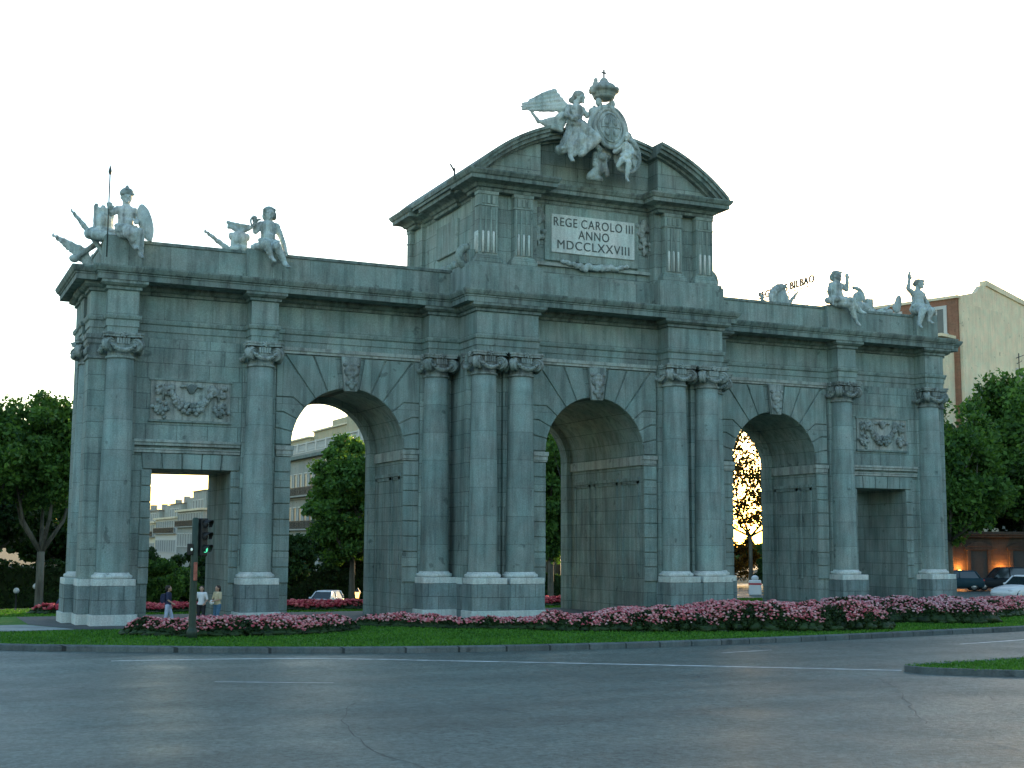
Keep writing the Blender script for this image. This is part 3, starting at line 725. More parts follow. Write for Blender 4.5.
trophy('curved stone shield with a leaning flag, leftmost trophy on the right wing', (11.5,1.0,14.86), [
  ('shield', [('c', (.45-.9*math.sin(a)*.9, -.05, .15+1.05*math.cos(a)*.8), .12+.12*math.sin(2*a) if a<1.5 else .12, (.45-.9*math.sin(a+.25)*.9, -.05, .15+1.05*math.cos(a+.25)*.8), .13) for a in np.arange(0,1.4,.25)] + [('e', (.1,0,.5), (.5,.14,.58), (0,38,0)), ('e', (.25,-.1,.35), (.4,.14,.4), (0,38,0))]),
  ('flag', flag((.6,.2,.05), (1.5,.3,.85), (-.2,0,-.6), .08)),
  ('base', [('e', (.3,.1,.05), (.8,.35,.2)), ('c', (-.9,0,-.02), .11, (-.85,0,.38), .07), ('c', (-.86,0,.3), .05, (-.98,0,.5), .04), ('c', (-.86,0,.3), .05, (-.74,0,.5), .04)])])
trophy('crested stone helmet on a cuirass, right of the boy with the lifted fist', (16.35,.7,14.88), [
  ('helmet', [('e', (-.05,0,.72), (.3,.26,.32)), ('c', (-.3,-.05,.62), .1, (-.36,-.05,.45), .08)] + [('c', (-.25+.55*math.sin(a), 0, .72+.5*math.cos(a)), .1, (-.25+.55*math.sin(a+.3), 0, .72+.5*math.cos(a+.3)), .1) for a in np.arange(-.1,1.6,.3)]),
  ('cuirass', [('e', (0,0,.2), (.6,.4,.34)), ('b', (.62,.05,.42), (.2,.2,.3)), ('c', (-.5,-.1,.1), .2, (.9,0,.05), .2)]),
  ('flag', flag((.9,.1,.05), (2.1,.2,.45), (-.05,0,-.4), .08))])
trophy('low stone flags and quiver lying left of the girl with the raised arm', (18.35,.9,14.86), [
  ('quiver', [('c', (-.55,0,.08), .14, (.15,0,.22), .16), ('c', (.15,0,.22), .05, (.45,0,.35), .03)]),
  ('wing', [('e', (.62,-.1,.72), (.22,.12,.42), (0,12,0)), ('e', (.5,-.1,.45), (.25,.14,.3))])])

# central coat of arms
CA = empty('coat_of_arms', (0,-2.25,21.1), 0, 'carved stone royal arms with crown, winged figure and cherub over the central pediment', 'sculpture')
sculpt('cartouche', [('e', (.06,.05,.2), (.84,.12,1.02)), ('e', (.06,-.03,.10), (.62,.20,.84)), ('e', (.06,-.2,.15), (.2,.08,.26)), ('e', (.0,.0,-.7), (.42,.2,.6)), ('c', (-.15,0,-1.1), .25, (-.35,-.05,-1.6), .2)]
   + [('c', (0.08+.90*math.sin(a)*(1 if abs(a)<2 else .9), -.26, .12+1.05*math.cos(a)), .13, (0.08+.90*math.sin(a+.2)*(1 if abs(a)<2 else .9), -.26, .12+1.05*math.cos(a+.2)), .13) for a in np.arange(-2.6,2.5,.2)]
   + [('e', (-.58,-.15,.92), (.24,.18,.2)), ('e', (.66,-.15,.80), (.26,.18,.24)), ('c', (-.3,-.2,.95), .08, (.1,-.25,.62), .09), ('c', (.1,-.25,.62), .09, (.42,-.2,.92), .08), ('e', (-.3,-.1,1.42), (.15,.14,.20)), ('e', (.38,-.1,1.40), (.15,.14,.21)), ('c', (-.15,0,.9), .14, (-.18,0,1.35), .12), ('c', (.28,0,.9), .14, (.24,0,1.35), .12)]
   + [('e', (-.1+rng.normal()*.18, -.22, .15+rng.normal()*.35), (.09,.06,.09)) for _ in range(8)], M['statue'], CA, .034, 1, .008, 5)
b = MB(); b.ball((0,0,0), (.66,.20,.86), 40, 20)
for rx, rz, y, th in ((.70,.90,-.05,.10), (.50,.66,-.14,.035)):
    b.tube([(rx*math.sin(q*PI/24)*(1+.06*math.cos(q*PI/6)), y, rz*math.cos(q*PI/24)) for q in range(49)], th, 8)
for x, z in ((-.2,.25),(.2,.25),(-.2,-.25),(.2,-.25)): b.ball((x,-.185,z), (.12,.06,.17), 8, 6)
b.tube([(0,-.2,.6),(0,-.215,0),(0,-.2,-.6)], .022, 5); b.tube([(-.46,-.17,0),(0,-.215,0),(.46,-.17,0)], .022, 5)
b.xf(Matrix.Translation((.10,-.34,.18)) @ Matrix.Rotation(-.12, 4, 'X')); b.build('shield', M['statue'], CA)
cr = [('e', (.03,0,1.70), (.50,.48,.16)), ('e', (.03,0,1.82), (.55,.52,.16)), ('e', (.03,0,2.0), (.70,.66,.22)), ('e', (.03,0,2.14), (.54,.52,.22)), ('e', (.03,0,2.26), (.34,.32,.18)), ('e', (.03,0,2.44), (.19,.19,.17))]
cr += [('e', (.03+.60*math.cos(a), .56*math.sin(a), 2.02), (.12,.12,.12)) for a in np.arange(0, 2*PI, PI/4)] + [('c', (-.52,-.1,1.9), .16, (-.46,-.1,2.30), .10), ('e', (-.44,-.1,2.38), (.10,.1,.12))]
sculpt('crown', cr, M['hairstone'], CA, .034, 1, .01, 6)
b = MB(); b.box(-.0, .06, -.03, .03, 2.62, 2.98); b.box(-.09, .15, -.025, .025, 2.80, 2.86); b.build('cross', M['bronze'], CA)
def shift(pr, d, s=1.0):
    o = []; d = Vector(d)
    for p in pr:
        if p[0] == 'c': o.append(('c', Vector(p[1])*s+d, p[2]*s, Vector(p[3])*s+d, p[4]*s))
        else: o.append((p[0], Vector(p[1])*s+d, tuple(x*s for x in p[2])) + tuple(p[3:]))
    return o
D0 = (-1.42,.08,0.0); S0 = .95
fp = shift(torso_prims(.12) + head((.28,-.05,1.6), .27, (.5,-1,-.2)) + limb(((-.3,0,1.06),.13), ((-.5,-.2,.65),.11), ((-.3,-.45,.4),.08)) + fingers((-.3,-.45,.4), (.4,-.4,.1), 2.2)
   + limb(((.34,0,1.06),.13), ((.62,-.1,.78),.10), ((.92,-.1,1.0),.08)) + fingers((.92,-.1,1.0), (.3,0,.5), 2.2)
   + limb(((.14,0,.12),.24), ((.66,-.45,-.45),.2), ((.1,-.42,-.9),.14), ((-.25,-.4,-1.25),.11)) + limb(((-.12,0,.12),.24), ((.2,-.45,-.5),.2), ((-.3,-.35,-.95),.16), ((-.40,-.4,-1.35),.09))
   + foot((-.40,-.42,-1.38), (0,-.5,-.6), 1.2), D0, S0)
fp += [('c', (-1.45,0,.15), .30, (-2.02,0,-.85), .20), ('e', (-2.1,-.02,-.98), (.30,.24,.24)), ('c', (-1.2,-.1,.2), .29, (-.60,-.45,-.40), .23), ('c', (-.60,-.45,-.42), .22, (-1.35,-.42,-1.2), .13), ('c', (-1.3,-.1,.0), .26, (-1.75,-.2,-.75), .18)]
for k in range(5): fp.append(('c', (-1.5-.05*k,-.26,.1-.06*k), .055, (-2.2+.16*k,-.26,-1.02+.05*k), .045))       # folds of the skirt
sculpt('winged_figure', fp, M['statue'], CA, .034, 1, .03, 7)
wg = []
for k in range(9):
    f = k/8; L = 1+.10*(k % 2)-.05*abs(k-5); a = Vector((-1.75-.60*f, .2+.05*(k % 2), 1.0+.66*f)); e = Vector((-4.15+.75*f, .26+.07*(k % 2), .58+.66*f)); e = a+(e-a)*L
    wg += [('c', a, .15, a.lerp(e, .6), .12), ('c', a.lerp(e, .6), .12, e, .045)]
wg += [('c', (-1.5,.2,.75), .22, (-1.9,.25,1.15), .2), ('c', (-1.75,.2,.75), .2, (-2.05,.25,.55), .2)]
for k in range(6):
    f = k/5; wg += [('c', (-1.75-.05*k,.24,.6-.12*k), .11, (-2.5,.28,.42-.07*k), .10), ('c', (-2.5,.28,.42-.07*k), .10, (-3.05-.08*f,.3,.22+.10*f), .07)]
wg += [('c', (-3.05,.3,.25), .09, (-3.38,.3,.62), .06)]
sculpt('wing', wg, M['statue'], CA, .036, 1, .02, 6)
sculpt('hair', shift([('e', (.24,.03,1.72), (.29,.29,.25)), ('e', (.1,.15,1.55), (.2,.2,.24)), ('e', (-.06,.16,1.5), (.14,.14,.14))], D0, S0), M['hairstone'], CA, .03, 1, .015, 8)
ch = shift(torso_prims() + head((.0,-.05,1.62), .32, (-.3,-1,-.2)) + limb(((-.3,0,1.06),.12), ((-.55,-.2,.75),.11), ((-.8,-.3,.5),.08)) + limb(((.3,0,1.06),.12), ((.5,-.1,.7),.11), ((.3,-.35,.4),.08))
   + limb(((-.12,0,.12),.2), ((-.5,-.4,-.1),.17), ((-.75,-.35,-.5),.1)) + limb(((.12,0,.12),.2), ((.0,-.45,-.25),.17), ((-.1,-.35,-1.1),.1)) + foot((-.1,-.36,-1.2), (0,-.5,-.6), 1.2)
   + fingers((-.8,-.3,.5), (-.5,-.2,-.3), 2.2) + fingers((.3,-.35,.4), (-.5,-.3,-.1), 2.2), (.92,-.30,-1.18), .70)
sculpt('cherub', ch, M['statue'], CA, .03, 1, .012, 6)
dr = [('e', (1.15,.05,-.85), (.62,.12,.72), (0,25,0)), ('c', (.75,.1,.3), .18, (1.25,.05,.1), .2), ('c', (1.25,.05,.1), .18, (1.62,0,-.35), .14)]
dr += [('c', (1.12+.68*math.cos(a), -.08, -.85+.75*math.sin(a)), .09, (1.12+.68*math.cos(a+.25), -.08, -.85+.75*math.sin(a+.25)), .09) for a in np.arange(-2.2, 1.6, .25)]
dr += [('c', (1.0,-.05,-.4), .06, (1.5,-.1,-1.3), .05), ('c', (.85,-.05,-.5), .06, (1.1,-.1,-1.45), .05), ('c', (1.2,-.05,-.4), .06, (1.7,-.1,-.9), .05)]
sculpt('drapery', dr, M['statue'], CA, .034, 1, .03, 5)
ln = [('c', (-.35,-.1,-1.1), .28, (-.4,-.25,-1.75), .24), ('e', (-.3,-.35,-1.15), (.24,.22,.22)), ('c', (-.4,-.25,-1.7), .22, (-.75,-.2,-2.05), .2), ('c', (-.75,-.2,-2.05), .18, (-.35,-.3,-2.15), .14), ('c', (-.15,-.3,-1.3), .14, (.0,-.3,-1.9), .12)] + [('e', (-.4+rng.normal()*.18, -.3, -1.5+rng.normal()*.3), (.13,.1,.13)) for _ in range(12)]
sculpt('lion', ln, M['carve'], CA, .032, 1, .03, 6)
tag(MB().tube([(-6.1,.2,18.75),(-6.1,.2,19.45)], .04, 6).tube([(-6.1,.2,19.3),(-6.3,.2,19.62)], .04, 6).ball((-6.1,.2,18.85), .12).build('finial', M['bronze'], None), 'small dark bent finial on the left edge of the attic roof', 'finial')

# ------------------------------------------------------------------ ground, road, island
def sstep(t): t = min(1, max(0, t)); return t*t*(3-2*t)
def ground_h(x, y):
    return -.16 - 1.75*sstep((y-14)/20)*(1-sstep((x-8)/26))
def catmull(P, n=10, closed=True):
    out = []; m = len(P)
    for i in range(m if closed else m-1):
        p0, p1, p2, p3 = [Vector(P[(i+k-1) % m]) if closed else Vector(P[max(0, min(m-1, i+k-1))]) for k in range(4)]
        for k in range(n):
            t = k/n; out.append(.5*((2*p1)+(p2-p0)*t+(2*p0-5*p1+4*p2-p3)*t*t+(3*p1-p0-3*p2+p3)*t**3))
    if not closed: out.append(Vector(P[-1]))
    return out
def asphalt(name, base=(.092,.126,.115)):
    t = NT(name); tc = t.n('ShaderNodeTexCoord').outputs['Object']
    a = t.ramp(t.noise(tc, 9, 5, .8), [(.34, .35), (.66, 1.7)])
    bg = t.ramp(t.noise(tc, .16, 4, .6), [(.3, .80), (.7, 1.22)])
    sc = t.n('ShaderNodeVectorMath', operation='MULTIPLY'); t.l(tc, sc.inputs[0]); sc.inputs[1].default_value = (.10, .9, 1)
    tr = t.ramp(t.noise(sc.outputs[0], 1.1, 4, .6), [(.35, .80), (.65, 1.15)])
    sp = t.ramp(t.noise(tc, 60, 2, .6), [(.55, 1.0), (.75, 1.7)])
    c = t.mix(1., base, a, 'MULTIPLY')
    for x in (bg, tr, sp): c = t.mix(1., c, x, 'MULTIPLY')
    t.l(c, t.b.inputs['Base Color'])
    t.l(t.ramp(t.noise(tc, .5, 4), [(.3, .38), (.7, .56)]), t.b.inputs['Roughness']); t.b.inputs['Specular IOR Level'].default_value = .4
    t.bump(t.noise(tc, 9, 5, .8), 1.0, .06)
    return t.m
M['road'] = asphalt('asphalt')
M['patch'] = asphalt('asphalt_patch', (.114,.142,.126))
M['soil'] = simple('park_soil', (.035,.045,.025), .95, .4, .4)
M['kerb'] = stone('kerb_granite', (.14,.165,.172), bw=1.25, rh=9, zoff=2, mortar=.03, joint=.35, tone=.14, streak=.3)
M['paint'] = simple('road_paint', (.60,.64,.64), .6, .45, 3)
M['crack'] = simple('crack_tar', (.035,.04,.043), .6, .2, 5)
M['pathlight'] = stone('gravel_path', (.36,.385,.375), bw=.8, rh=99, zoff=40, mortar=.02, joint=.7, tone=.08, streak=.2)
M['paving'] = stone('path_paving', (.11,.12,.118), bw=.8, rh=99, zoff=40, mortar=.02, joint=.6, tone=.08, streak=.2)
t = NT('lawn_grass'); tc = t.n('ShaderNodeTexCoord').outputs['Object']
f = t.math('ADD', t.math('MULTIPLY', t.noise(tc, .35, 4, .6), .6), t.math('MULTIPLY', t.noise(tc, 9, 4, .7), .45))
t.l(t.ramp(f, [(.32, (.034,.115,.014)), (.55, (.055,.175,.022)), (.75, (.10,.22,.034))]), t.b.inputs['Base Color'])
t.b.inputs['Roughness'].default_value = .8; t.b.inputs['Specular IOR Level'].default_value = .15; t.bump(t.noise(tc, 25, 3, .7), .8, .05); M['lawn'] = t.m

def grid(name, xs, ys, hf, mat):
    V = [(x, y, hf(x, y)) for y in ys for x in xs]; n = len(xs)
    F = [(j*n+i, j*n+i+1, (j+1)*n+i+1, (j+1)*n+i) for j in range(len(ys)-1) for i in range(n-1)]
    me = bpy.data.meshes.new(name); me.from_pydata(V, [], F); me.polygons.foreach_set('use_smooth', [True]*len(F)); me.update()
    return link(name, me, mat)
tag(grid('ground', list(np.linspace(-1500,1500,13)), [-400,-100,0,14,18,22,26,30,34,60,120,300,800,2200], lambda x, y: ground_h(min(x,9),y)-.35 if y<14 else ground_h(x,y)-.12, M['soil']), kind='structure')
tag(grid('road', list(np.linspace(-90,110,101)), list(np.linspace(-75,44,96)), ground_h, M['road']), kind='structure')

ISL = [(-30.5,-2.5),(-27.5,-6.3),(-24.5,-9.2),(-20.5,-11.65),(-17.8,-13.1),(-13.7,-14.55),(-9,-15.3),(-3.6,-15.35),(3,-14.7),(7.9,-13.95),(12.4,-13.3),(18,-11.6),(24,-8.2),(28.5,-3),(30,3),(28,9),(22,13.2),(10,14.2),(0,14.3),(-12,14.3),(-22,13.6),(-28.5,10),(-31.5,4)]
isl = catmull(ISL, 8)
def offset_poly(P, d):
    out = []; n = len(P)
    for i in range(n):
        t = (P[(i+1) % n]-P[i-1]).normalized(); out.append(P[i]+Vector((-t.y, t.x))*d)
    return out
def kerb(name, P, z1, w, mat):
    inn = offset_poly(P, w); n = len(P); b = MB()
    vs = []
    for i in range(n):
        o = offset_poly
        c = P[i].lerp(inn[i], .12)
        vs += [(P[i].x, P[i].y, -.9 if P[i].y > 13 else -.3), (P[i].x, P[i].y, z1-.03), (c.x, c.y, z1), (inn[i].x, inn[i].y, z1+.0), (inn[i].x, inn[i].y, -.3)]
    fs = []
    for i in range(n):
        j = (i+1) % n
        for k in range(4): fs.append((i*5+k, j*5+k, j*5+k+1, i*5+k+1))
    b.add(vs, fs); return tag(b.build(name, mat), kind='structure'), inn
_, inn = kerb('kerb', isl, .02, .32, M['kerb'])
b = MB(); n = len(inn); b.add([(p.x, p.y, -.005) for p in inn], [tuple(range(n))]); tag(b.build('lawn', M['lawn']), kind='structure')
b = MB()
b.add([(x, y, .004) for x, y in [(-20.5,-2.9),(20.5,-2.9),(22.6,-2.4),(22.6,6.6),(-22.8,6.6),(-22.8,1.0),(-21.4,-2.6)]], [tuple(range(7))])
tag(b.build('pavement', M['paving']), kind='structure')
b = MB(); b.add([(x, y, .006) for x, y in [(-29.9,-3.6),(-21.5,-2.5),(-22.9,.9),(-31.0,1.2)]], [(0,1,2,3)]); tag(b.build('path', M['pathlight']), kind='structure')
def inpoly(x, y, P):
    c = np.zeros(len(x), bool); n = len(P); j = n-1
    for i in range(n):
        xi, yi = P[i]; xj, yj = P[j]
        m = ((yi > y) != (yj > y)) & (x < (xj-xi)*(y-yi)/(yj-yi+1e-12)+xi); c ^= m; j = i
    return c
def edge_dist(x, y, P):
    d = np.full(len(x), 1e9); n = len(P)
    for i in range(n):
        ax, ay = P[i]; bx, by = P[(i+1) % n]; dx, dy = bx-ax, by-ay
        t = np.clip(((x-ax)*dx+(y-ay)*dy)/(dx*dx+dy*dy+1e-12), 0, 1)
        d = np.minimum(d, np.hypot(x-ax-t*dx, y-ay-t*dy))
    return d
def blades(name, P, N, h, z=0., reject=None):
    xs = np.array([p[0] for p in P]); ys = np.array([p[1] for p in P])
    x = rng.uniform(xs.min(), xs.max(), N*3); y = rng.uniform(ys.min(), ys.max(), N*3)
    k = inpoly(x, y, P)
    if reject is not None: k &= ~reject(x, y)
    x, y = x[k][:N], y[k][:N]; n = len(x)
    a = rng.uniform(0, 2*PI, n); w = .035; hh = h*rng.uniform(.5, 1.2, n); l = rng.normal(size=(n,2))*h*.5
    V = np.stack([np.c_[x-w*np.cos(a), y-w*np.sin(a), np.full(n, z-.01)], np.c_[x+w*np.cos(a), y+w*np.sin(a), np.full(n, z-.01)], np.c_[x+l[:,0], y+l[:,1], z+hh]], 1).reshape(-1,3)
    F = np.arange(3*n).reshape(n,3)
    return link(name, fast_mesh(name, V, F, M['blade']))
M['blade'] = leafmat('grass_blade', (.034,.12,.014), (.10,.26,.032), .3, .5, .7)
pl = [(p.x, p.y) for p in inn]
def onpath(x, y): return (y > -3.3) & (y < 6.8) 
tag(blades('grass', [q for q in pl if True], 90000, .07, 0, onpath), 'short mown grass of the round lawn under the arch', kind='stuff')
# second island at the right edge of the road
I2 = catmull([(-3.35,-25.25),(-2.9,-24.75),(-.5,-24.5),(2.5,-24.1),(9,-23.4),(14,-24),(14,-31),(8,-31.2),(2,-29.2),(-.8,-27.6),(-2.6,-26.2)], 8)
_, inn2 = kerb('kerb', I2, .0, .22, M['kerb'])
b = MB(); b.add([(p.x, p.y, -.02) for p in inn2], [tuple(range(len(inn2)))]); tag(b.build('lawn', M['lawn']), kind='structure')
tag(blades('grass', [(p.x, p.y) for p in inn2], 22000, .055, -.02), 'rough grass on the small traffic island', kind='stuff')

def strip(P, w, z):
    P = [Vector(p) for p in P]; vs = []; n = len(P)
    for i in range(n):
        t = (P[min(i+1, n-1)]-P[max(i-1, 0)]).normalized(); s = Vector((-t.y, t.x)); ww = w if not hasattr(w, '__len__') else w[i]
        for q in (-1, 1):
            p = P[i]+s*ww*.5*q; vs.append((p.x, p.y, z))
    return vs, [(2*i, 2*i+1, 2*i+3, 2*i+2)[::-1] for i in range(n-1)]
b = MB()
for P, w in ((catmull([(-22,-14.2),(-17.2,-15.2),(-13.1,-17.7),(-8.2,-21.1),(-3.4,-24.6)], 10, False), .17),
             (catmull([(-33,-14.5),(-28,-17.3),(-25.2,-18.4)], 6, False), .06),
             (catmull([(-20.6,-20.8),(-18.1,-22.1)], 4, False), .07),
             (catmull([(-4.6,-18.0),(-2.5,-17.6)], 4, False), .09), (catmull([(5,-17.8),(9,-16.9),(14,-15.4)], 6, False), .14)):
    vs, fs = strip(P, w, -.156); b.add(vs, fs)
tag(b.build('road_markings', M['paint']), kind='structure')
b = MB()
def wiggle(P, n, amp):
    q = catmull(P, n, False); return [p+Vector((rng.normal()*amp, rng.normal()*amp)) for p in q]
for P, w in ((wiggle([(-18.9,-26.0),(-19.8,-28.2),(-20.4,-30.6),(-20.6,-32.6),(-20.3,-34.6)], 6, .03), .03),
             (wiggle([(-16.9,-27.2),(-16.1,-29.6),(-14.9,-31.8)], 6, .04), .04), (wiggle([(-5.3,-25.9),(-6.5,-28),(-8.4,-30.6),(-10.3,-33.2)], 6, .05), .05),
             (wiggle([(-6.1,-29.5),(-5.8,-30.1),(-6.3,-30.9),(-6.2,-31.8)], 6, .04), .07), (wiggle([(-24.2,-28.4),(-22.6,-29.0),(-21.6,-28.6)], 5, .04), .05),
             (wiggle([(-13.4,-30.6),(-12.8,-29.9),(-11.9,-29.7),(-11.4,-28.7)], 5, .06), .06)):
    vs, fs = strip(P, [w*rng.uniform(.15,.6) for _ in P], -.154); b.add(vs, fs)
tag(b.build('road_cracks', M['crack']), kind='structure')
b = MB(); b.add([(x, y, -.157) for x, y in [(-5.3,-25.9),(-2.6,-26.4),(1,-29.2),(8,-32),(4,-40),(-12,-40),(-10.4,-33.2),(-8.4,-30.6),(-6.5,-28)]], [tuple(range(9))[::1]])
tag(b.build('road_patch', M['patch']), kind='structure')

# ------------------------------------------------------------------ flower beds
M['bedleaf'] = leafmat('rose_leaf', (.008,.022,.007), (.034,.07,.02), .15, 1.2)
def petalmat(name, cols):
    t = NT(name); g = t.n('ShaderNodeNewGeometry').outputs['Random Per Island']
    tc = t.n('ShaderNodeTexCoord').outputs['Object']
    f = t.math('ADD', t.math('MULTIPLY', g, .75), t.math('MULTIPLY', t.noise(tc, .9, 2), .3))
    t.l(t.ramp(f, cols), t.b.inputs['Base Color']); t.b.inputs['Roughness'].default_value = .7; t.b.inputs['Specular IOR Level'].default_value = .1
    return t.m
M['petal'] = petalmat('rose_petal', [(.05,(.34,.045,.07)), (.3,(.54,.13,.16)), (.6,(.64,.27,.28)), (.95,(.76,.50,.49))])
M['petalpale'] = petalmat('pale_rose_petal', [(.1,(.42,.08,.11)), (.4,(.55,.22,.26)), (.8,(.72,.46,.47))])
M['petalred'] = petalmat('red_petal', [(.1,(.30,.03,.05)), (.5,(.50,.06,.09)), (.9,(.62,.18,.18))])
def bed(lbl, P, hf, nl, nb, petal='petal', bsize=.062, group='beds of pink roses around the arch'):
    P = [tuple(p) for p in catmull(P, 5)]
    root = empty('flower_bed', (sum(p[0] for p in P)/len(P), sum(p[1] for p in P)/len(P), 0), 0, lbl, 'flower bed', group)
    xs = np.array([p[0] for p in P]); ys = np.array([p[1] for p in P])
    def samp(N):
        X = []; Y = []
        while sum(map(len, X)) < N:
            x = rng.uniform(xs.min(), xs.max(), N*2); y = rng.uniform(ys.min(), ys.max(), N*2); k = inpoly(x, y, P); X.append(x[k]); Y.append(y[k])
        return np.concatenate(X)[:N], np.concatenate(Y)[:N]
    def H(x, y):
        e = np.clip(edge_dist(x, y, P)/.55, 0, 1)**.5
        nz = np.array([noise.noise((a*.9, b_*.9, 3.3)) for a, b_ in zip(x, y)])
        nf = np.array([noise.noise((a*3, b_*3, 1.3)) for a, b_ in zip(x, y)])
        return np.maximum(.05, hf(x)*e*(1+.30*nz+.14*nf))
    off = np.array(root.location)
    nl = int(nl*2.6); nb = int(nb*1.9); x, y = samp(nl); h = H(x, y); z = h*np.sqrt(rng.uniform(0, 1, nl)); 
    V, F = leaf_cards(np.c_[x, y, z], .062, .6); o = link('foliage', fast_mesh('foliage', V-off, F, M['bedleaf']), None, root)
    # dark inner bush body, so the bed is not see-through
    gx, gy = samp(900); gh = H(gx, gy)
    b = MB()
    for a, c, d in zip(gx, gy, gh): b.ball((a-off[0], c-off[1], d*.34), (.22,.22,d*.34), 6, 4)
    b.build('bush', M['bedleaf'], root)
    x, y = samp(int(nb*1.8)); cl = np.array([noise.noise((a*1.4, b_*1.4, 9.1)) for a, b_ in zip(x, y)])
    k = (cl+rng.normal(size=len(x))*.25 > -.10) & (edge_dist(x, y, P) > .10+.16*rng.uniform(0,1,len(x))); x, y = x[k][:nb], y[k][:nb]; n = len(x)
    z = H(x, y)*(1-.32*rng.uniform(0, 1, n)**1.8)+.02
    # each blossom: a ruffled cup of six petals
    r = bsize*rng.uniform(.6, 1.35, n); A = rng.uniform(0, 2*PI, n); til = rng.normal(size=(n,2))*.45+np.array([0,-.25])
    Vs = []; C = np.c_[x, y, z]-off
    top = np.stack([til[:,0], til[:,1], np.ones(n)], 1); top /= np.linalg.norm(top, axis=1)[:,None]
    ax = np.cross(top, np.tile([.3,.8,.1], (n,1))); ax /= np.linalg.norm(ax, axis=1)[:,None]; bx = np.cross(top, ax)
    ring = []
    for q in range(6):
        an = A+q*PI/3; ring.append(C+(ax*np.cos(an)[:,None]+bx*np.sin(an)[:,None])*r[:,None]*(1. if q % 2 else .8)+top*r[:,None]*(.12 if q % 2 else -.12))
    V = np.stack([C+top*r[:,None]*.55]+ring+[C-top*r[:,None]*.5], 1).reshape(-1,3)
    f0 = np.array([(0,1+q,1+(q+1) % 6) for q in range(6)]+[(7,1+(q+1) % 6,1+q) for q in range(6)])
    F = (np.arange(n)[:,None,None]*8+f0[None]).reshape(-1,3)
    link('blossoms', fast_mesh('blossoms', V, F, M[petal]), None, root)
    return root
bed('low pink rose bed in front of the left square doorway, behind the traffic light', [(-20.4,-5.5),(-19.3,-7.2),(-17.0,-8.3),(-14.6,-8.0),(-12.3,-6.3),(-12.6,-5.2),(-15,-5.0),(-18,-4.6)], lambda x: .50+0*x, 9000, 1900, 'petal')
bed('narrow pink flower strip running before the piers between left and centre arch', [(-11.6,-3.6),(-11.3,-4.3),(-8.8,-6.6),(-5.9,-8.3),(-3.5,-9.2),(-3.2,-8.2),(-5.5,-7.3),(-8.3,-5.5),(-10.6,-3.6)], lambda x: .42+0*x, 8000, 1500, 'petal')
bed('largest pink rose bed, in front of the centre and right arches', [(-6.3,-8.9),(-3,-10.9),(.5,-12.15),(3,-12.8),(5.6,-12.95),(6.9,-12.2),(6.2,-10.4),(3,-9.2),(-.5,-8.6),(-3.8,-7.8),(-6.2,-8.0)], lambda x: .56+.30*np.clip((x+4)/4.5, 0, 1), 20000, 5200, 'petal')
bed('tall pink rose bed with pale blooms before the right square doorway', [(7.0,-8.8),(9.2,-9.6),(10.6,-10.4),(12.2,-11.35),(13.5,-10.9),(13.8,-9),(11.5,-7.2),(9,-6.3),(7,-7)], lambda x: .84+0*x, 12000, 3000, 'petalpale')
bed('pink rose bed at the right edge of the picture, before the white car', [(14.6,-7.6),(16.5,-8.0),(19.2,-6.8),(22,-5),(23,-2.8),(20,-2.6),(17,-4.6),(15,-6)], lambda x: .60+0*x, 9000, 2000, 'petal')
bed('far red flower bed seen through the left arch and left doorway', [(-21,8.2),(-12,8.0),(-5,8.3),(-4.6,9.8),(-12,10.2),(-21,10)], lambda x: .34+0*x, 5000, 1800, 'petalred', .11, 'red flower beds behind the arch')
bed('far red flower bed seen through the centre arch', [(.5,8.6),(4,8.4),(8,8.6),(8,10),(4,10.2),(.5,10)], lambda x: .34+0*x, 2500, 800, 'petalred', .11, 'red flower beds behind the arch')

# ------------------------------------------------------------------ trees
M['bark'] = stone('pale_plane_bark', (.16,.15,.12), bw=60, rh=60, zoff=3, mortar=0, joint=1, tone=0, streak=.5, blotch=.5)
M['leafA'] = leafmat('plane_leaf', (.030,.085,.024), (.12,.24,.045), .4, .35)
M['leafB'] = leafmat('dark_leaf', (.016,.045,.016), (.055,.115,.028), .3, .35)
M['leafC'] = leafmat('sunset_painted_leaf', (.04,.028,.008), (.22,.13,.025), .65, .5)  # orange sunset glow painted into the leaf colour
def crown_points(cx, cz, rx, rz, nclump, nleaf, seed, ry=None, fill=.75):
    g = np.random.default_rng(seed); ry = ry or rx
    d = g.normal(size=(nclump,3)); d /= np.linalg.norm(d, axis=1)[:,None]; rad = g.uniform(.25, 1, nclump)**.5
    cc = d*rad[:,None]*np.array([rx, ry, rz])*.86; cr = g.uniform(.16, .30, nclump)*min(rx, rz)*.92
    # flatter underside
    cc[:,2] = np.where(cc[:,2] < 0, cc[:,2]*fill, cc[:,2])
    k = g.integers(0, nclump, nleaf); q = g.normal(size=(nleaf,3)); q /= np.linalg.norm(q, axis=1)[:,None]
    p = cc[k]+q*(cr[k]*g.uniform(.15, 1.15, nleaf)**.7)[:,None]*np.array([1,1,.75])
    return p+np.array([cx[0], cx[1], cz]), cc+np.array([cx[0], cx[1], cz])
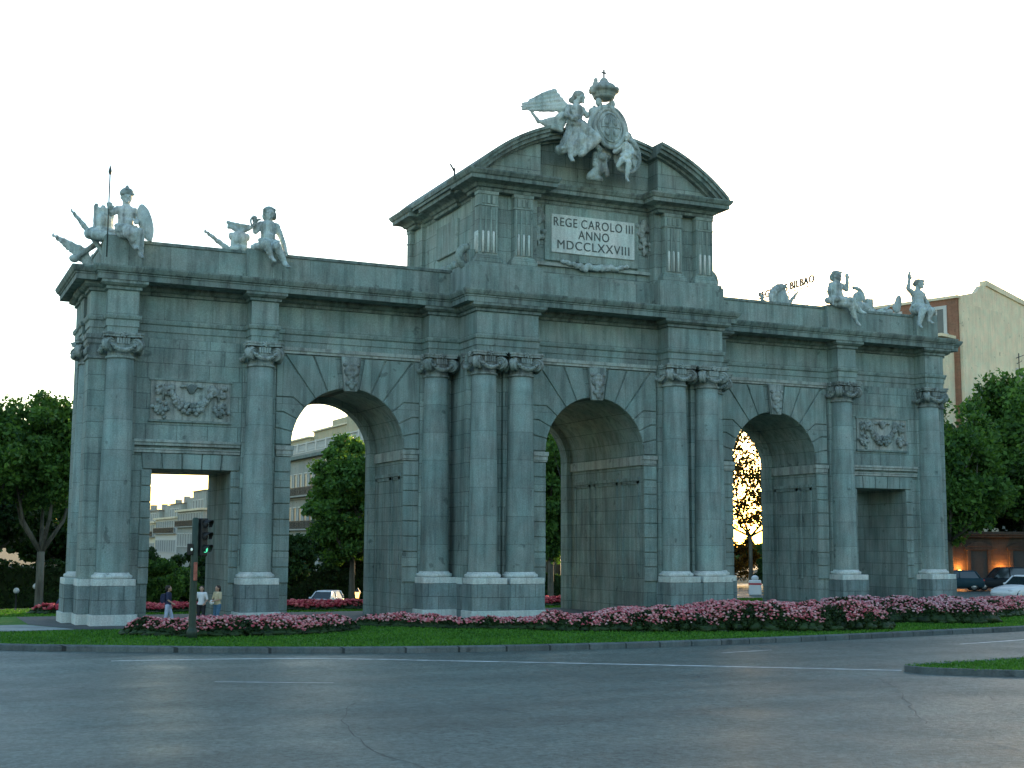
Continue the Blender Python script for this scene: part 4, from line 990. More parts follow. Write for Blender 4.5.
def tree(name, lbl, loc, H, rx, leaf='leafA', base=.35, nclump=70, nleaf=9000, size=.24, trunk=.22, seed=1, group='trees around the square', lean=(0,0), fork=.28, nl=5):
    if loc[0] < 20: H += .45
    root = empty(name, (loc[0], loc[1], ground_h(loc[0], loc[1])), 0, lbl, 'tree', group); g = random.Random(seed)
    z0 = H*base; rz = (H-z0)/2*1.02; cz = z0+(H-z0)/2
    P, cc = crown_points(lean, cz, rx, rz, int(nclump*1.4), int(nleaf*1.9), seed); size *= .72
    b = MB(); fz = H*fork
    b.tube([(0,0,-.6),(0,0,.25),(lean[0]*.2,lean[1]*.2,fz*.6),(lean[0]*.4,lean[1]*.4,fz)], [trunk*1.5, trunk*1.1, trunk*.95, trunk*.9], 10)
    idx = list(range(len(cc))); g.shuffle(idx)
    for k in range(nl):
        a = 2*PI*k/nl+g.uniform(-.3,.3); e = Vector((lean[0]+rx*.5*math.cos(a), lean[1]+rx*.5*math.sin(a), z0+(H-z0)*g.uniform(.25,.5)))
        s = Vector((lean[0]*.4, lean[1]*.4, fz-.1)); m = s.lerp(e, .5)+Vector((math.cos(a)*.25*rx*.4, math.sin(a)*.25*rx*.4, -.1))
        b.tube([s, m, e], [trunk*.62, trunk*.45, trunk*.25], 7)
        for q in range(4):
            c = Vector(cc[idx[(k*4+q) % len(idx)]]); b.tube([m.lerp(e, .3+.6*g.random()), e.lerp(c, .5)+Vector((0,0,.2)), c], [trunk*.28, trunk*.18, trunk*.06], 5)
    b.build('trunk', M['bark'], root)
    V, F = leaf_cards(P, size); link('crown', fast_mesh('crown', V, F, M[leaf]), None, root)
    return root
def shrub(lbl, loc, H, rx, leaf='leafB', nleaf=5000, size=.2, seed=1, group='bushes behind the arch', name='bush', ry=None):
    root = empty(name, (loc[0], loc[1], ground_h(loc[0], loc[1])), 0, lbl, 'bush', group)
    P, cc = crown_points((0,0), H*.46, rx, H*.55, 55, int(nleaf*3.2), seed, ry); size *= .66
    V, F = leaf_cards(P, size); link('crown', fast_mesh('crown', V, F, M[leaf]), None, root)
    b = MB()
    for c in cc[:14]: b.tube([(0,0,-.3), tuple(c*.5), tuple(c)], [.07,.05,.02], 5)
    b.build('stem', M['bark'], root); return root
tree('plane_tree', 'pale forked plane tree left of the arch, its bare limbs spread under the crown', (-18.9,37.9,-1.45), 14.2, 3.9, 'leafA', .38, 90, 15000, .23, .26, 3, fork=.30)
tree('plane_tree', 'bushy green plane tree cut by the left edge of the picture', (-23.6,36,-1.45), 14.0, 4.3, 'leafA', .42, 90, 13000, .24, .24, 4)
tree('plane_tree', 'dark tree standing close behind the left end of the arch', (-15.2,44,-1.45), 13.4, 3.6, 'leafA', .30, 80, 11000, .24, .22, 5)
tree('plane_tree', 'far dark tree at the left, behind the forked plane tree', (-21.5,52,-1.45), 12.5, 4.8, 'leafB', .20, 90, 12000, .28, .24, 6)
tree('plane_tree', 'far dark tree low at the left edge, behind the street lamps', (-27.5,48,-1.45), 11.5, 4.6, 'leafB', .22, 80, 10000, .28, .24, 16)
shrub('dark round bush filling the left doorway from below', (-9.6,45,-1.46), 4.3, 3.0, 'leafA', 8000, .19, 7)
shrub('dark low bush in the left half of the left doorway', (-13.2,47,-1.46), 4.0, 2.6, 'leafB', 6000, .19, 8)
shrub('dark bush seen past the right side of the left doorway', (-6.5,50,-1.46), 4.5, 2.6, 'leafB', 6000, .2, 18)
tree('plane_tree', 'tall bright green tree filling the right half of the left arch', (6.6,52.5,-1.45), 14.6, 4.3, 'leafA', .05, 110, 18000, .25, .25, 9)
tree('plane_tree', 'dark tree low in the left half of the left arch', (-.2,50,-1.45), 6.0, 2.9, 'leafB', .14, 80, 10000, .24, .22, 10)
tree('plane_tree', 'dark tree behind the middle of the left arch', (8.6,60,-1.45), 9.0, 3.6, 'leafB', .12, 80, 10000, .27, .22, 11)
tree('plane_tree', 'green tree seen as a sliver through the centre arch', (15.2,33.5,-1.2), 13.0, 3.2, 'leafA', .12, 80, 10000, .24, .22, 12)
tree('sunset_tree', 'open tree with sunset orange put into its leaf colour, in the right arch', (32.8,34.2,-.9), 15.5, 4.8, 'leafC', .12, 110, 4600, .22, .16, 13, fork=.26)
shrub('bush with sunset orange put into its leaf colour, low in the right arch', (34.6,40,-.6), 4.4, 3.0, 'leafC', 1500, .2, 14)
shrub('dark bush at the foot of the orange-coloured tree in the right arch', (33.4,32,-.8), 2.7, 1.6, 'leafB', 4000, .18, 15)
tree('plane_tree', 'largest green tree at the right, rising in front of the cream wall', (58.0,31.0,-.2), 18.6, 6.2, 'leafA', .18, 140, 22000, .32, .3, 20, nl=6)
tree('plane_tree', 'green tree touching the right end of the arch', (34.2,14.2,-.3), 13.2, 4.5, 'leafA', .10, 110, 14000, .24, .24, 21)
tree('plane_tree', 'green tree half outside the right edge of the picture', (45.5,12.5,-.2), 16.8, 4.6, 'leafA', .20, 100, 13000, .25, .24, 22)
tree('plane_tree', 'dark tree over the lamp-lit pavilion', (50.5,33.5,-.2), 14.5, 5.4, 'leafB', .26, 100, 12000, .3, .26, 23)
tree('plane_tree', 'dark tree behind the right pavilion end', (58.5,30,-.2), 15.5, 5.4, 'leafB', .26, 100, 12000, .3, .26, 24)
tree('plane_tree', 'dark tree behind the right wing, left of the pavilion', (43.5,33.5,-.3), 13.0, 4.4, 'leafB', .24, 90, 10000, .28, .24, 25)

def more(src, spots, group):
    for lb, x, y, z, s, rz in spots:
        o = copy_tree(src); o.location = (x, y, ground_h(x, y)); o.rotation_euler.z = R(rz); o.scale = (s, s, s); o['label'] = lb; o['group'] = group
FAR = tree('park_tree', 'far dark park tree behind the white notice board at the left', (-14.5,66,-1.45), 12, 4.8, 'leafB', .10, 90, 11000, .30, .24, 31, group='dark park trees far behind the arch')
more(FAR, [('far dark park tree behind the globe street lamps', -22.5,66,-1.45,1.0,70), ('far dark park tree at the extreme left edge, behind all others', -30.5,64,-1.45,1.05,140),
  ('far dark park tree behind the bushes in the left doorway', -7.5,70,-1.45,.42,200), ('far dark park tree behind the white car in the left arch', 12.6,67,-1.45,.85,250), ('far dark park tree above the right side of the white car in the left arch', 15.5,76,-1.45,1.0,210), ('far dark park tree at the left jamb of the left arch', -1.5,66,-1.45,.5,300),
  ('far dark park tree behind the right jamb of the left arch', 11.5,62,-1.45,1.0,20), ('far dark park tree low in the centre arch', 19.5,43,-1.2,1.25,110), ('far dark park tree behind the sliver of the centre arch', 25,52,-1.1,1.35,160),
  ('far dark park tree hidden behind the left pier of the right arch', 29.0,44,-1.0,1.15,40), ('far dark park tree at the left end of the pavilion roof', 43,38,-.4,1.12,80), ('far dark park tree above the first uplight', 49,42,-.3,1.2,130),
  ('far dark park tree above the second uplight', 56,40,-.3,1.2,190), ('far dark park tree at the right end of the pavilion roof', 62,35,-.2,1.2,230), ('far dark park tree by the right picture edge', 66,30,-.2,1.25,280)], 'dark park trees far behind the arch')
def hedge(lb, x0, x1, y, z, h, n, d=1.2):
    root = empty('hedge', ((x0+x1)/2, y, ground_h((x0+x1)/2, y)-.05), 0, lb, 'hedge', 'clipped dark hedges behind the square')
    C = np.c_[rng.uniform((x0-x1)/2, (x1-x0)/2, n), rng.uniform(-d/2, d/2, n), h*rng.uniform(0, 1.03, n)]; C[:,2] *= 1+.06*np.sin(C[:,0]*1.7)
    V, F = leaf_cards(C, .16); link('foliage', fast_mesh('foliage', V, F, M['leafB']), None, root)
    MB().box((x0-x1)/2+.1, (x1-x0)/2-.1, -d/2+.2, d/2-.2, 0, h*.9).build('core', M['bedleaf'], root)
hedge('dark hedge at the left, behind the street lamps', -36, -13, 56, -1.46, 3.4, 14000)
hedge('dark hedge at the foot of the trees in the left arch', -5, 14, 58, -1.46, 3.0, 12000)
hedge('dark hedge at the foot of the trees in the centre arch', 15, 24, 38, -1.2, 2.0, 6000)

# ------------------------------------------------------------------ people
def limb(*pts): return [('c', pts[i][0], pts[i][1], pts[i+1][0], pts[i+1][1]) for i in range(len(pts)-1)]
M['skin'] = simple('skin', (.42,.26,.19), .55, .08, 20)
M['hair'] = simple('dark_hair', (.025,.018,.015), .5, .3, 30)
M['beige'] = simple('beige_cloth', (.52,.44,.28), .8, .12, 12)
M['denim'] = simple('denim_cloth', (.07,.16,.26), .8, .2, 25)
M['whitecloth'] = simple('white_cloth', (.72,.73,.74), .8, .08, 10)
M['blackcloth'] = simple('black_cloth', (.02,.02,.024), .8, .3, 15)
M['navy'] = simple('navy_cloth', (.022,.03,.07), .8, .25, 15)
M['lightblue'] = simple('pale_trousers', (.42,.48,.62), .8, .1, 12)
M['shoe'] = simple('shoe_leather', (.05,.045,.04), .5, .2, 20)
def person(lbl, loc, rz, H, top, legs, stride=.12, bend=0., armL=None, armR=None, extra=None, longhair=True):
    """built 1.7 m tall facing -y, then scaled"""
    root = empty('person', loc, rz, lbl, 'person'); s = H/1.7
    hx = .085; st = stride
    hips = [(.095,0,.90), (-.095,0,.90)]
    knees = [(.10,-.06-st*.5,.49), (-.10,-.04+st*.5,.49)]; ank = [(.10,-.02-st,.09), (-.10,.0+st,.09)]
    sh = [(.17,.0,1.40), (-.17,.0,1.40)]
    armL = armL or [(.235,.02,1.14), (.25,-.08,.90)]; armR = armR or [(-.235,.02,1.14), (-.25,-.08,.90)]
    core = [('e', (0,.0,.93), (.155,.115,.13)), ('c', (0,0,.95), .12, (0,-.01,1.16), .112), ('c', (0,-.01,1.16), .112, (0,0,1.33), .125), ('c', (-.12,0,1.385), .06, (.12,0,1.385), .06), ('c', (0,.01,1.4), .05, (0,-.01,1.52), .048)]
    body = list(core) + head((0,-.02,1.595), .108)
    tops = [('e', (0,.0,.96), (.172,.132,.12)), ('c', (0,0,.97), .135, (0,-.01,1.16), .127), ('c', (0,-.01,1.16), .127, (0,0,1.33), .138), ('c', (-.13,0,1.385), .072, (.13,0,1.385), .072)]
    pants = [('e', (0,.0,.92), (.168,.13,.12))]; shoes = []
    for i in (0, 1):
        body += limb((hips[i], .088), (knees[i], .058), (ank[i], .038)); body += [('c', ank[i], .04, (ank[i][0], ank[i][1]-.13, .045), .03)]
        pants += limb((hips[i], .102), (knees[i], .072), ((ank[i][0], ank[i][1], .12), .062))
        shoes += [('c', (ank[i][0], ank[i][1]+.03, .05), .048, (ank[i][0], ank[i][1]-.15, .04), .04)]
        e, w = (armL, armR)[i]
        body += limb((sh[i], .048), (e, .038), (w, .028)); d = Vector(w)-Vector(e); body += hand(w, d, 1., 1 if i else -1)
        tops += limb((sh[i], .062), (tuple(Vector(sh[i]).lerp(Vector(e), .9)), .054))
    kw = dict(loc=(0,0,0), scale=s)
    sculpt('body', body, M['skin'], root, .013, 1, **kw); sculpt('top', tops, top, root, .018, 2, .006, 12, **kw)
    sculpt('trousers', pants, legs, root, .018, 2, .006, 12, **kw); sculpt('shoes', shoes, M['shoe'], root, .014, 1, **kw)
    hr = [('e', (0,.02,1.63), (.108,.112,.10)), ('e', (0,.055,1.57), (.095,.08,.11))]
    if longhair: hr += [('c', (0,.075,1.55), .08, (0,.085,1.40), .06)]
    sculpt('hair', hr, M['hair'], root, .016, 1, .006, 20, **kw)
    for nm, pr, m in (extra or []): sculpt(nm, pr, m, root, .016, 2, .006, 10, **kw)
    return root
person('woman in a beige top and blue jeans before the right jamb of the left doorway', (-16.70,-3.3,.004), R(-60), 1.52, M['beige'], M['denim'], .03,
       armL=[(.23,-.06,1.15), (.12,-.26,1.10)], armR=[(-.23,-.04,1.15), (-.10,-.27,1.08)], extra=[('bag', [('e', (.0,-.30,1.03), (.12,.07,.10))], M['whitecloth'])])
person('dark-haired person in a white shirt and black trousers, right of the traffic light pole', (-17.22,-3.0,.004), R(-20), 1.50, M['whitecloth'], M['blackcloth'], .05,
       armL=[(.24,.0,1.14), (.16,-.2,1.0)])
person('person in a dark navy jacket and pale trousers walking left of the traffic light pole', (-18.42,-3.0,.004), R(70), 1.52, M['navy'], M['lightblue'], .17,
       armR=[(-.24,-.02,1.14), (-.22,-.22,1.0)], longhair=False, extra=[('backpack', [('b', (0,.19,1.2), (.13,.08,.18)), ('e', (0,.24,1.18), (.13,.08,.2))], M['navy'])])

# ------------------------------------------------------------------ traffic light
M['pole'] = simple('green_pole_paint', (.022,.045,.03), .5, .25, 6)
M['black'] = simple('signal_black', (.012,.013,.014), .5, .2, 6)
M['lensoff'] = simple('dark_lens', (.02,.012,.011), .3, .2, 6)
M['green'] = simple('lit_green_lens', (.1,.8,.5), .3, .05, 6, emit=(.12,1.,.55), estr=.16)
M['whitelamp'] = simple('lit_white_lens', (.8,.9,.85), .3, .05, 6, emit=(.75,1.,.9), estr=.05)
M['poster'] = simple('faded_sticker', (.42,.13,.09), .7, .35, 7)
TL = empty('traffic_light', (-18.62,-8.35,0), R(38), 'dark green traffic light post with a lit green lamp, before the left doorway', 'traffic light')
TLH = None
MB().lathe([(.17,-.05),(.17,.25),(.135,.3),(.125,.34),(.115,2.2),(.105,3.86),(.05,3.9)], n=16).build('pole', M['pole'], TL)
b = MB(); b.box(.14, .48, -.15, .10, 2.64, 3.88); hd = b.build('head', M['black'], TL, .03)
b = MB(); b.box(.05, .2, -.03, .03, 2.8, 2.88); b.box(.05, .2, -.03, .03, 3.66, 3.74); b.build('bracket', M['black'], TL)
def visor(cx, cz, r=.15, L=.26):
    b = MB(); vs = []; n = 14
    for q in range(n+1):
        a = -.5+(PI+1.0)*q/n
        for rr in (r, r+.012):
            vs += [(cx+rr*math.cos(a), -.17, cz+rr*math.sin(a)), (cx+rr*math.cos(a)*.97, -.17-L*(.55+.45*max(0, math.sin(a))), cz+rr*math.sin(a)*.97+.0)]
    fs = []
    for q in range(n):
        o = q*4; fs += [(o, o+1, o+5, o+4), (o+2, o+6, o+7, o+3), (o+1, o+3, o+7, o+5)]
    return b.add(vs, fs, True)
for k, (z, m) in enumerate(((3.66,'lensoff'),(3.27,'lensoff'),(2.86,'green'))):
    st = MB().ball((.33,-.17,z), (.105,.05,.105), 14, 8); st.build('lens', M[m], hd)
    visor(.33, z).build('visor', M['black'], hd)
for o in [hd]+list(hd.children): pass
b = MB(); b.box(-.30, -.12, -.05, .08, 2.68, 3.05); h2 = b.build('pedestrian_head', M['black'], TL, .02)
MB().ball((-.21,-.05,2.86), (.05,.03,.05), 12, 6).build('lens', M['whitelamp'], h2)
MB().box(-.155, .0, -.155, -.10, 1.85, 2.45).build('sticker', M['poster'], TL, .02)

# ------------------------------------------------------------------ cars
M['carwhite'] = simple('white_car_paint', (.74,.77,.78), .28, .03, 2, spec=.6)
M['carblue'] = simple('blue_car_paint', (.03,.05,.16), .3, .05, 2, spec=.6)
M['cardark'] = simple('dark_car_paint', (.012,.02,.026), .5, .1, 2, spec=.2)
M['carteal'] = simple('teal_car_paint', (.015,.05,.07), .5, .1, 2, spec=.2)
M['glass'] = simple('dark_window_glass', (.02,.035,.04), .08, .1, 2, spec=.8)
M['tyre'] = simple('tyre_rubber', (.015,.015,.016), .85, .2, 10)
M['rim'] = simple('alloy_rim', (.45,.46,.47), .35, .1, 5, metal=.7)
M['redlens'] = simple('red_lens', (.5,.03,.03), .25, .1, 5)
M['clearlens'] = simple('headlamp_lens', (.7,.72,.72), .15, .05, 5)
M['redstripe'] = simple('red_stripe', (.5,.04,.06), .4, .05, 5)
def smoothstep_profile(pts, n=6): return [(p.x, p.y) for p in catmull(pts, n, False)]
def car(lbl, loc, rz, paint, cat='car', L=4.1, W=1.7, Hh=1.46, extra=None, group='cars beyond the island'):
    root = empty('parked_car', loc, rz, lbl, cat, group); h = L/2
    # lower body: lofted cross-sections along x (front = -x)
    prof = [(-h,.30,.48,.76),(-h+.06,.24,.62,.90),(-h+.35,.22,.74,.96),(-h+1.05,.22,.86,1.0),(-.6,.22,.93,1.0),(.5,.22,.95,1.0),(h-.7,.22,.97,1.0),(h-.15,.24,.93,.97),(h,.34,.78,.88)]
    vs = []; m = 12
    for x, zb, zt, wf in prof:
        w = W/2*wf
        sec = [(-w*.86,zb),(-w*.98,zb+.12),(-w,zb+(zt-zb)*.55),(-w*.95,zt-.07),(-w*.86,zt),(-w*.4,zt+.025),(w*.4,zt+.025),(w*.86,zt),(w*.95,zt-.07),(w,zb+(zt-zb)*.55),(w*.98,zb+.12),(w*.86,zb)]
        vs += [(x, y, z) for y, z in sec]
    fs = [(i*m+k, i*m+(k+1) % m, (i+1)*m+(k+1) % m, (i+1)*m+k) for i in range(len(prof)-1) for k in range(m)]
    fs = [f[::-1] for f in fs] + [tuple(range(m)), tuple((len(prof)-1)*m+k for k in range(m-1, -1, -1))]
    MB().add(vs, fs, True).build('body', paint, root)
    # roof and glasshouse
    def ring(x0, x1, z, w): return [(x0,-w,z),(x1,-w,z),(x1,w,z),(x0,w,z)]
    b = MB(); b.add(ring(-.78,h-.30,.92,W*.46)+ring(-.12,h-.62,Hh-.05,W*.37), [(0,1,5,4),(1,2,6,5),(2,3,7,6),(3,0,4,7),(4,5,6,7)]); b.build('windows', M['glass'], root, .03)
    b = MB(); b.add([(-.2,-W*.385,Hh-.09),(h-.55,-W*.385,Hh-.09),(h-.55,W*.385,Hh-.09),(-.2,W*.385,Hh-.09),(-.02,-W*.34,Hh),(h-.72,-W*.34,Hh),(h-.72,W*.34,Hh),(-.02,W*.34,Hh)],
        [(3,2,1,0),(4,5,6,7),(0,1,5,4),(1,2,6,5),(2,3,7,6),(3,0,4,7)])
    for sy in (-1, 1):
        b.tube([(-.80,sy*W*.465,.93),(-.16,sy*W*.38,Hh-.06)], .045, 6); b.tube([(.42,sy*W*.47,.93),(.42,sy*W*.385,Hh-.05)], .04, 6); b.tube([(h-.30,sy*W*.465,.94),(h-.62,sy*W*.38,Hh-.05)], .07, 6)
    b.build('roof', paint, root, .02)
    for x in (-h+.78, h-.75):
        for sy in (-1, 1):
            st = MB(); st.lathe([(.2,-.09),(.29,-.1),(.31,-.06),(.31,.06),(.29,.1),(.2,.09)], n=20); st.xf(Matrix.Translation((x, sy*(W/2-.12), .31)) @ Matrix.Rotation(PI/2, 4, 'X'))
            w = empty('wheel', (0,0,0)); w.parent = root
            st.build('tyre', M['tyre'], w)
            st = MB(); st.lathe([(.03,-.11),(.2,-.095),(.2,.095),(.03,.11)], n=16); st.xf(Matrix.Translation((x, sy*(W/2-.12), .31)) @ Matrix.Rotation(PI/2, 4, 'X')); st.build('rim', M['rim'], w)
    for sy in (-1, 1):
        MB().ball((-h+.12, sy*W*.36, .60), (.1,.16,.08), 10, 6).build('headlight', M['clearlens'], root)
        MB().ball((h-.05, sy*W*.38, .76), (.07,.12,.1), 10, 6).build('tail_light', M['redlens'], root)
        MB().ball((-.62, sy*W*.54, .97), (.08,.10,.07), 8, 6).build('wing_mirror', paint, root)
    b = MB(); b.box(-h-.03, -h+.06, -.26, .26, .36, .47); b.build('number_plate', M['carwhite'], root)
    for nm, mb, m in (extra or []): mb.build(nm, m, root)
    return root
g = lambda x, y: ground_h(x, y)
car('white car at the right edge of the picture, its nose behind the roses', (35.6,9.4,g(35.6,9.4)+.02), R(8), M['carwhite'], L=4.5, Hh=1.5)
car('small white car seen through the left arch behind the red flowers', (1.9,44.5,ground_h(1.9,44.5)), R(50), M['carwhite'], L=4.1, Hh=1.5)
car('white car partly hidden by the right jamb of the left arch', (7.8,42.6,ground_h(7.8,42.6)), R(-30), M['carwhite'], L=4.2, Hh=1.42)
car('blue and white car with a red sill stripe at the left end of the arch', (-15.4,41.0,ground_h(-15.4,41)), R(200), M['carblue'], L=4.4, Hh=1.62, extra=[('stripe', MB().box(-1.9,1.9,-.88,.88,.30,.44), M['redstripe']), ('bonnet', MB().box(-1.9,-.95,-.66,.66,.84,.90).box(-.2,1.5,-.56,.56,1.60,1.66), M['carwhite'])])
car('dark car parked before the pavilion, nearest the right end of the arch', (42.9,23.4,g(42.9,23.4)+.05), R(-35), M['carteal'], L=4.3)
car('dark car parked before the pavilion under the second uplight', (46.6,22.4,g(46.6,22.4)+.05), R(-25), M['cardark'], L=4.6, Hh=1.7)
car('dark saloon car parked at the far right before the pavilion', (51.5,20.0,g(51.5,20)+.05), R(-25), M['cardark'], L=4.4, Hh=1.45)
# small striped kiosk barrier seen through the right arch
bx = empty('barrier', (27.0,25.4,ground_h(27,25.4)), R(-30), 'small white and red barrier block in the right arch', 'barrier')
MB().box(-.42,.42,-.2,.2,0,1.05).build('body', M['carwhite'], bx, .06); MB().box(-.43,.43,-.21,.21,.72,.84).build('stripe', M['redstripe'], bx); MB().ball((0,0,1.18), (.26,.2,.2)).build('lamp', M['carwhite'], bx)

# ------------------------------------------------------------------ lamps, signs on the far pavements
M['globe'] = simple('frosted_globe', (.72,.76,.74), .3, .05, 5)
M['warmlamp'] = simple('lit_lantern', (.9,.6,.25), .4, .05, 5, emit=(1.,.5,.12), estr=1.0)
M['iron'] = simple('dark_iron', (.025,.03,.032), .5, .2, 8)
for k, (x, y, z, lb) in enumerate(((-19.35,49.1,-.42,'street lamp with a pale globe left of the forked tree trunk'), (-18.2,47.6,-.08,'street lamp with a pale globe just behind the forked tree trunk'), (-20.6,50,-.62,'street lamp with a pale globe nearest the left edge of the picture'))):
    gz = ground_h(x, y)-.03; L = empty('street_lamp', (x, y, gz), 0, lb, 'street lamp', 'globe street lamps at the left'); hz = z-gz
    MB().lathe([(.12,0),(.12,.2),(.06,.3),(.05,hz-.2),(.1,hz-.14),(.1,hz-.1)], n=10).build('post', M['iron'], L); MB().ball((0,0,hz+.06), .21, 12, 8).build('globe', M['globe'], L)
L = empty('lantern', (2.7,39.2,ground_h(2.7,39.2)), 0, 'lit yellow lantern on a short post in the left arch', 'lantern')
MB().lathe([(.16,0),(.16,.15),(.07,.25),(.06,1.05),(.15,1.12)], n=10).build('post', M['iron'], L)
ld_ = 1
MB().lathe([(.13,1.14),(.2,1.55)], n=6, smooth=False).build('lamp', M['warmlamp'], L)
b = MB(); b.lathe([(.24,1.56),(.1,1.75),(.03,1.86)], n=6, smooth=False)
for q in range(6): b.tube([(.14*math.cos(q*PI/3),.14*math.sin(q*PI/3),1.12),(.215*math.cos(q*PI/3),.215*math.sin(q*PI/3),1.57)], .02, 5)
b.build('cap', M['iron'], L)
S = empty('sign', (-15.9,46.2,ground_h(-15.9,46.2)), R(-20), 'small blank white notice board on a post, left of the arch', 'sign'); MB().tube([(0,0,0),(0,0,1.9)], .04, 6).build('post', M['iron'], S); MB().box(-.28,.28,-.06,-.03,1.25,1.85).build('board', M['carwhite'], S, .01)

# ------------------------------------------------------------------ buildings
M['cream'] = stone('cream_render', (.80,.67,.49), bw=60, rh=60, zoff=3, mortar=0, joint=1, tone=0, streak=.12, blotch=.15)
M['pale'] = stone('pale_facade', (.36,.355,.33), bw=3, rh=1.5, mortar=.02, joint=.8, tone=.04, streak=.15, blotch=.12)
M['ochre'] = stone('ochre_attic', (.50,.43,.30), bw=60, rh=60, zoff=3, mortar=0, joint=1, tone=0, streak=.12, blotch=.12)
M['brick'] = stone('brown_brick', (.30,.15,.10), bw=.5, rh=.16, mortar=.015, joint=1.15, tone=.1, streak=.15, blotch=.12)
M['frame'] = simple('white_window_frame', (.52,.52,.49), .6, .06, 4)
M['roof'] = simple('roof_tile', (.20,.16,.13), .8, .2, 3)
M['pane'] = simple('window_pane', (.035,.042,.045), .15, .3, 1, spec=.7)
def window_meshes(w, h, fr=.14):
    b = MB(); b.box(-w/2-fr, -w/2, -.1, .05, -.05, h+fr); b.box(w/2, w/2+fr, -.1, .05, -.05, h+fr); b.box(-w/2, w/2, -.1, .05, h, h+fr); b.box(-w/2-fr*1.4, w/2+fr*1.4, -.18, .05, -.05-fr, -.05); b.box(-.04, .04, -.03, .04, 0, h)
    f = b.mesh('window', M['frame']); b = MB(); b.box(-w/2, w/2, .0, .05, 0, h); return f, b.mesh('pane', M['pane'])
class Facade:
    """local frame: x along the facade, y into the building, z up"""
    def __init__(s, lbl, loc, rz, L, D, H, mat, wall='wall'):
        s.root = empty('building', loc, rz, lbl, 'building'); s.L, s.D, s.H = L, D, H
        MB().box(0, L, 0, D, -3, H).build(wall, mat, s.root)
    def windows(s, x0, dx, nx, z0, dz, nz, w=1.2, h=2.2, face='front', fr=.14):
        f, p = window_meshes(w, h, fr)
        for j in range(nz):
            for i in range(nx):
                o = link('window', f, None, s.root); o.location = (x0+i*dx, -.02, z0+j*dz) if face == 'front' else (-.02, x0+i*dx, z0+j*dz)
                if face == 'left': o.rotation_euler.z = -PI/2
                link('pane', p, None, o)
    def band(s, z0, z1, pr, mat, name='cornice', face='both'):
        MB().box(-pr, s.L+pr, -pr, s.D+pr, z0, z1).build(name, mat, s.root)
    def balcony(s, x0, x1, z, pr=.8, name='balcony'):
        b = MB(); b.box(x0, x1, -pr, -.0, z-.18, z); o = b.build(name, M['pale'], s.root)
        b = MB(); b.box(x0, x1, -pr-.02, -pr+.04, z+.95, z+1.02)
        n = int((x1-x0)/.16)
        for k in range(n+1): b.box(x0+k*(x1-x0)/n-.02, x0+k*(x1-x0)/n+.02, -pr, -pr+.03, z, z+.95)
        b.build('railing', M['iron'], o)
    def balustrade(s, z, h=1.0, mat=None):
        mat = mat or M['frame']; b = MB(); b.box(-.2, s.L+.2, -.3, .0, z+h-.15, z+h); b.box(-.2, s.L+.2, -.3, 0, z, z+.12)
        n = int(s.L/.34)
        for k in range(n+1): b.lathe([(.06,z+.12),(.1,z+.35),(.05,z+.7),(.07,z+h-.15)], (k*s.L/n, -.15), 6)
        for k in range(int(s.L/4.2)+1): b.box(k*4.2-.25, k*4.2+.25, -.36, .06, z, z+h+.06)
        b.build('balustrade', mat, s.root)
# building seen in the left arch: facade facing the street, running away from the camera
F1 = Facade('pale apartment block with a roof balustrade and ochre attic, in the left arch', (20,150,-1.4), R(-90), 62, 14, 15.9, M['pale'])
F1.windows(1.6, 2.35, 26, 1.2+8.2+1.4, 1, 1, 1.25, 2.5); F1.windows(1.6, 2.35, 26, 1.2+4.0+1.4, 1, 1, 1.25, 2.4); F1.windows(1.6, 2.35, 26, 2.0, 1, 1, 1.25, 2.4)
F1.band(15.2, 15.6, .7, M['dark']); F1.band(15.6, 15.95, .45, M['pale']); F1.balustrade(15.96, 1.25); F1.band(10.05, 10.25, .25, M['pale'], 'string_course')
F1.balcony(.4, 61.6, 10.5, 1.0); F1.balcony(.4, 61.6, 6.3, .6)
b = MB(); b.box(2, 28, 3, 12, 15.9, 18.6); b.box(28, 44, 3.5, 12, 15.9, 19.3); b.box(44, 60, 3, 12, 15.9, 21.0); b.box(33, 40, 4.5, 9, 19.3, 20.6); b.build('attic_storey', M['ochre'], F1.root)
b = MB(); b.box(1.7, 28.2, 2.7, 12.2, 18.6, 18.8); b.box(27.9, 44.1, 3.2, 12.2, 19.3, 19.5); b.box(43.8, 60.2, 2.7, 12.2, 21.0, 21.2); b.build('attic_roof', M['cream'], F1.root)
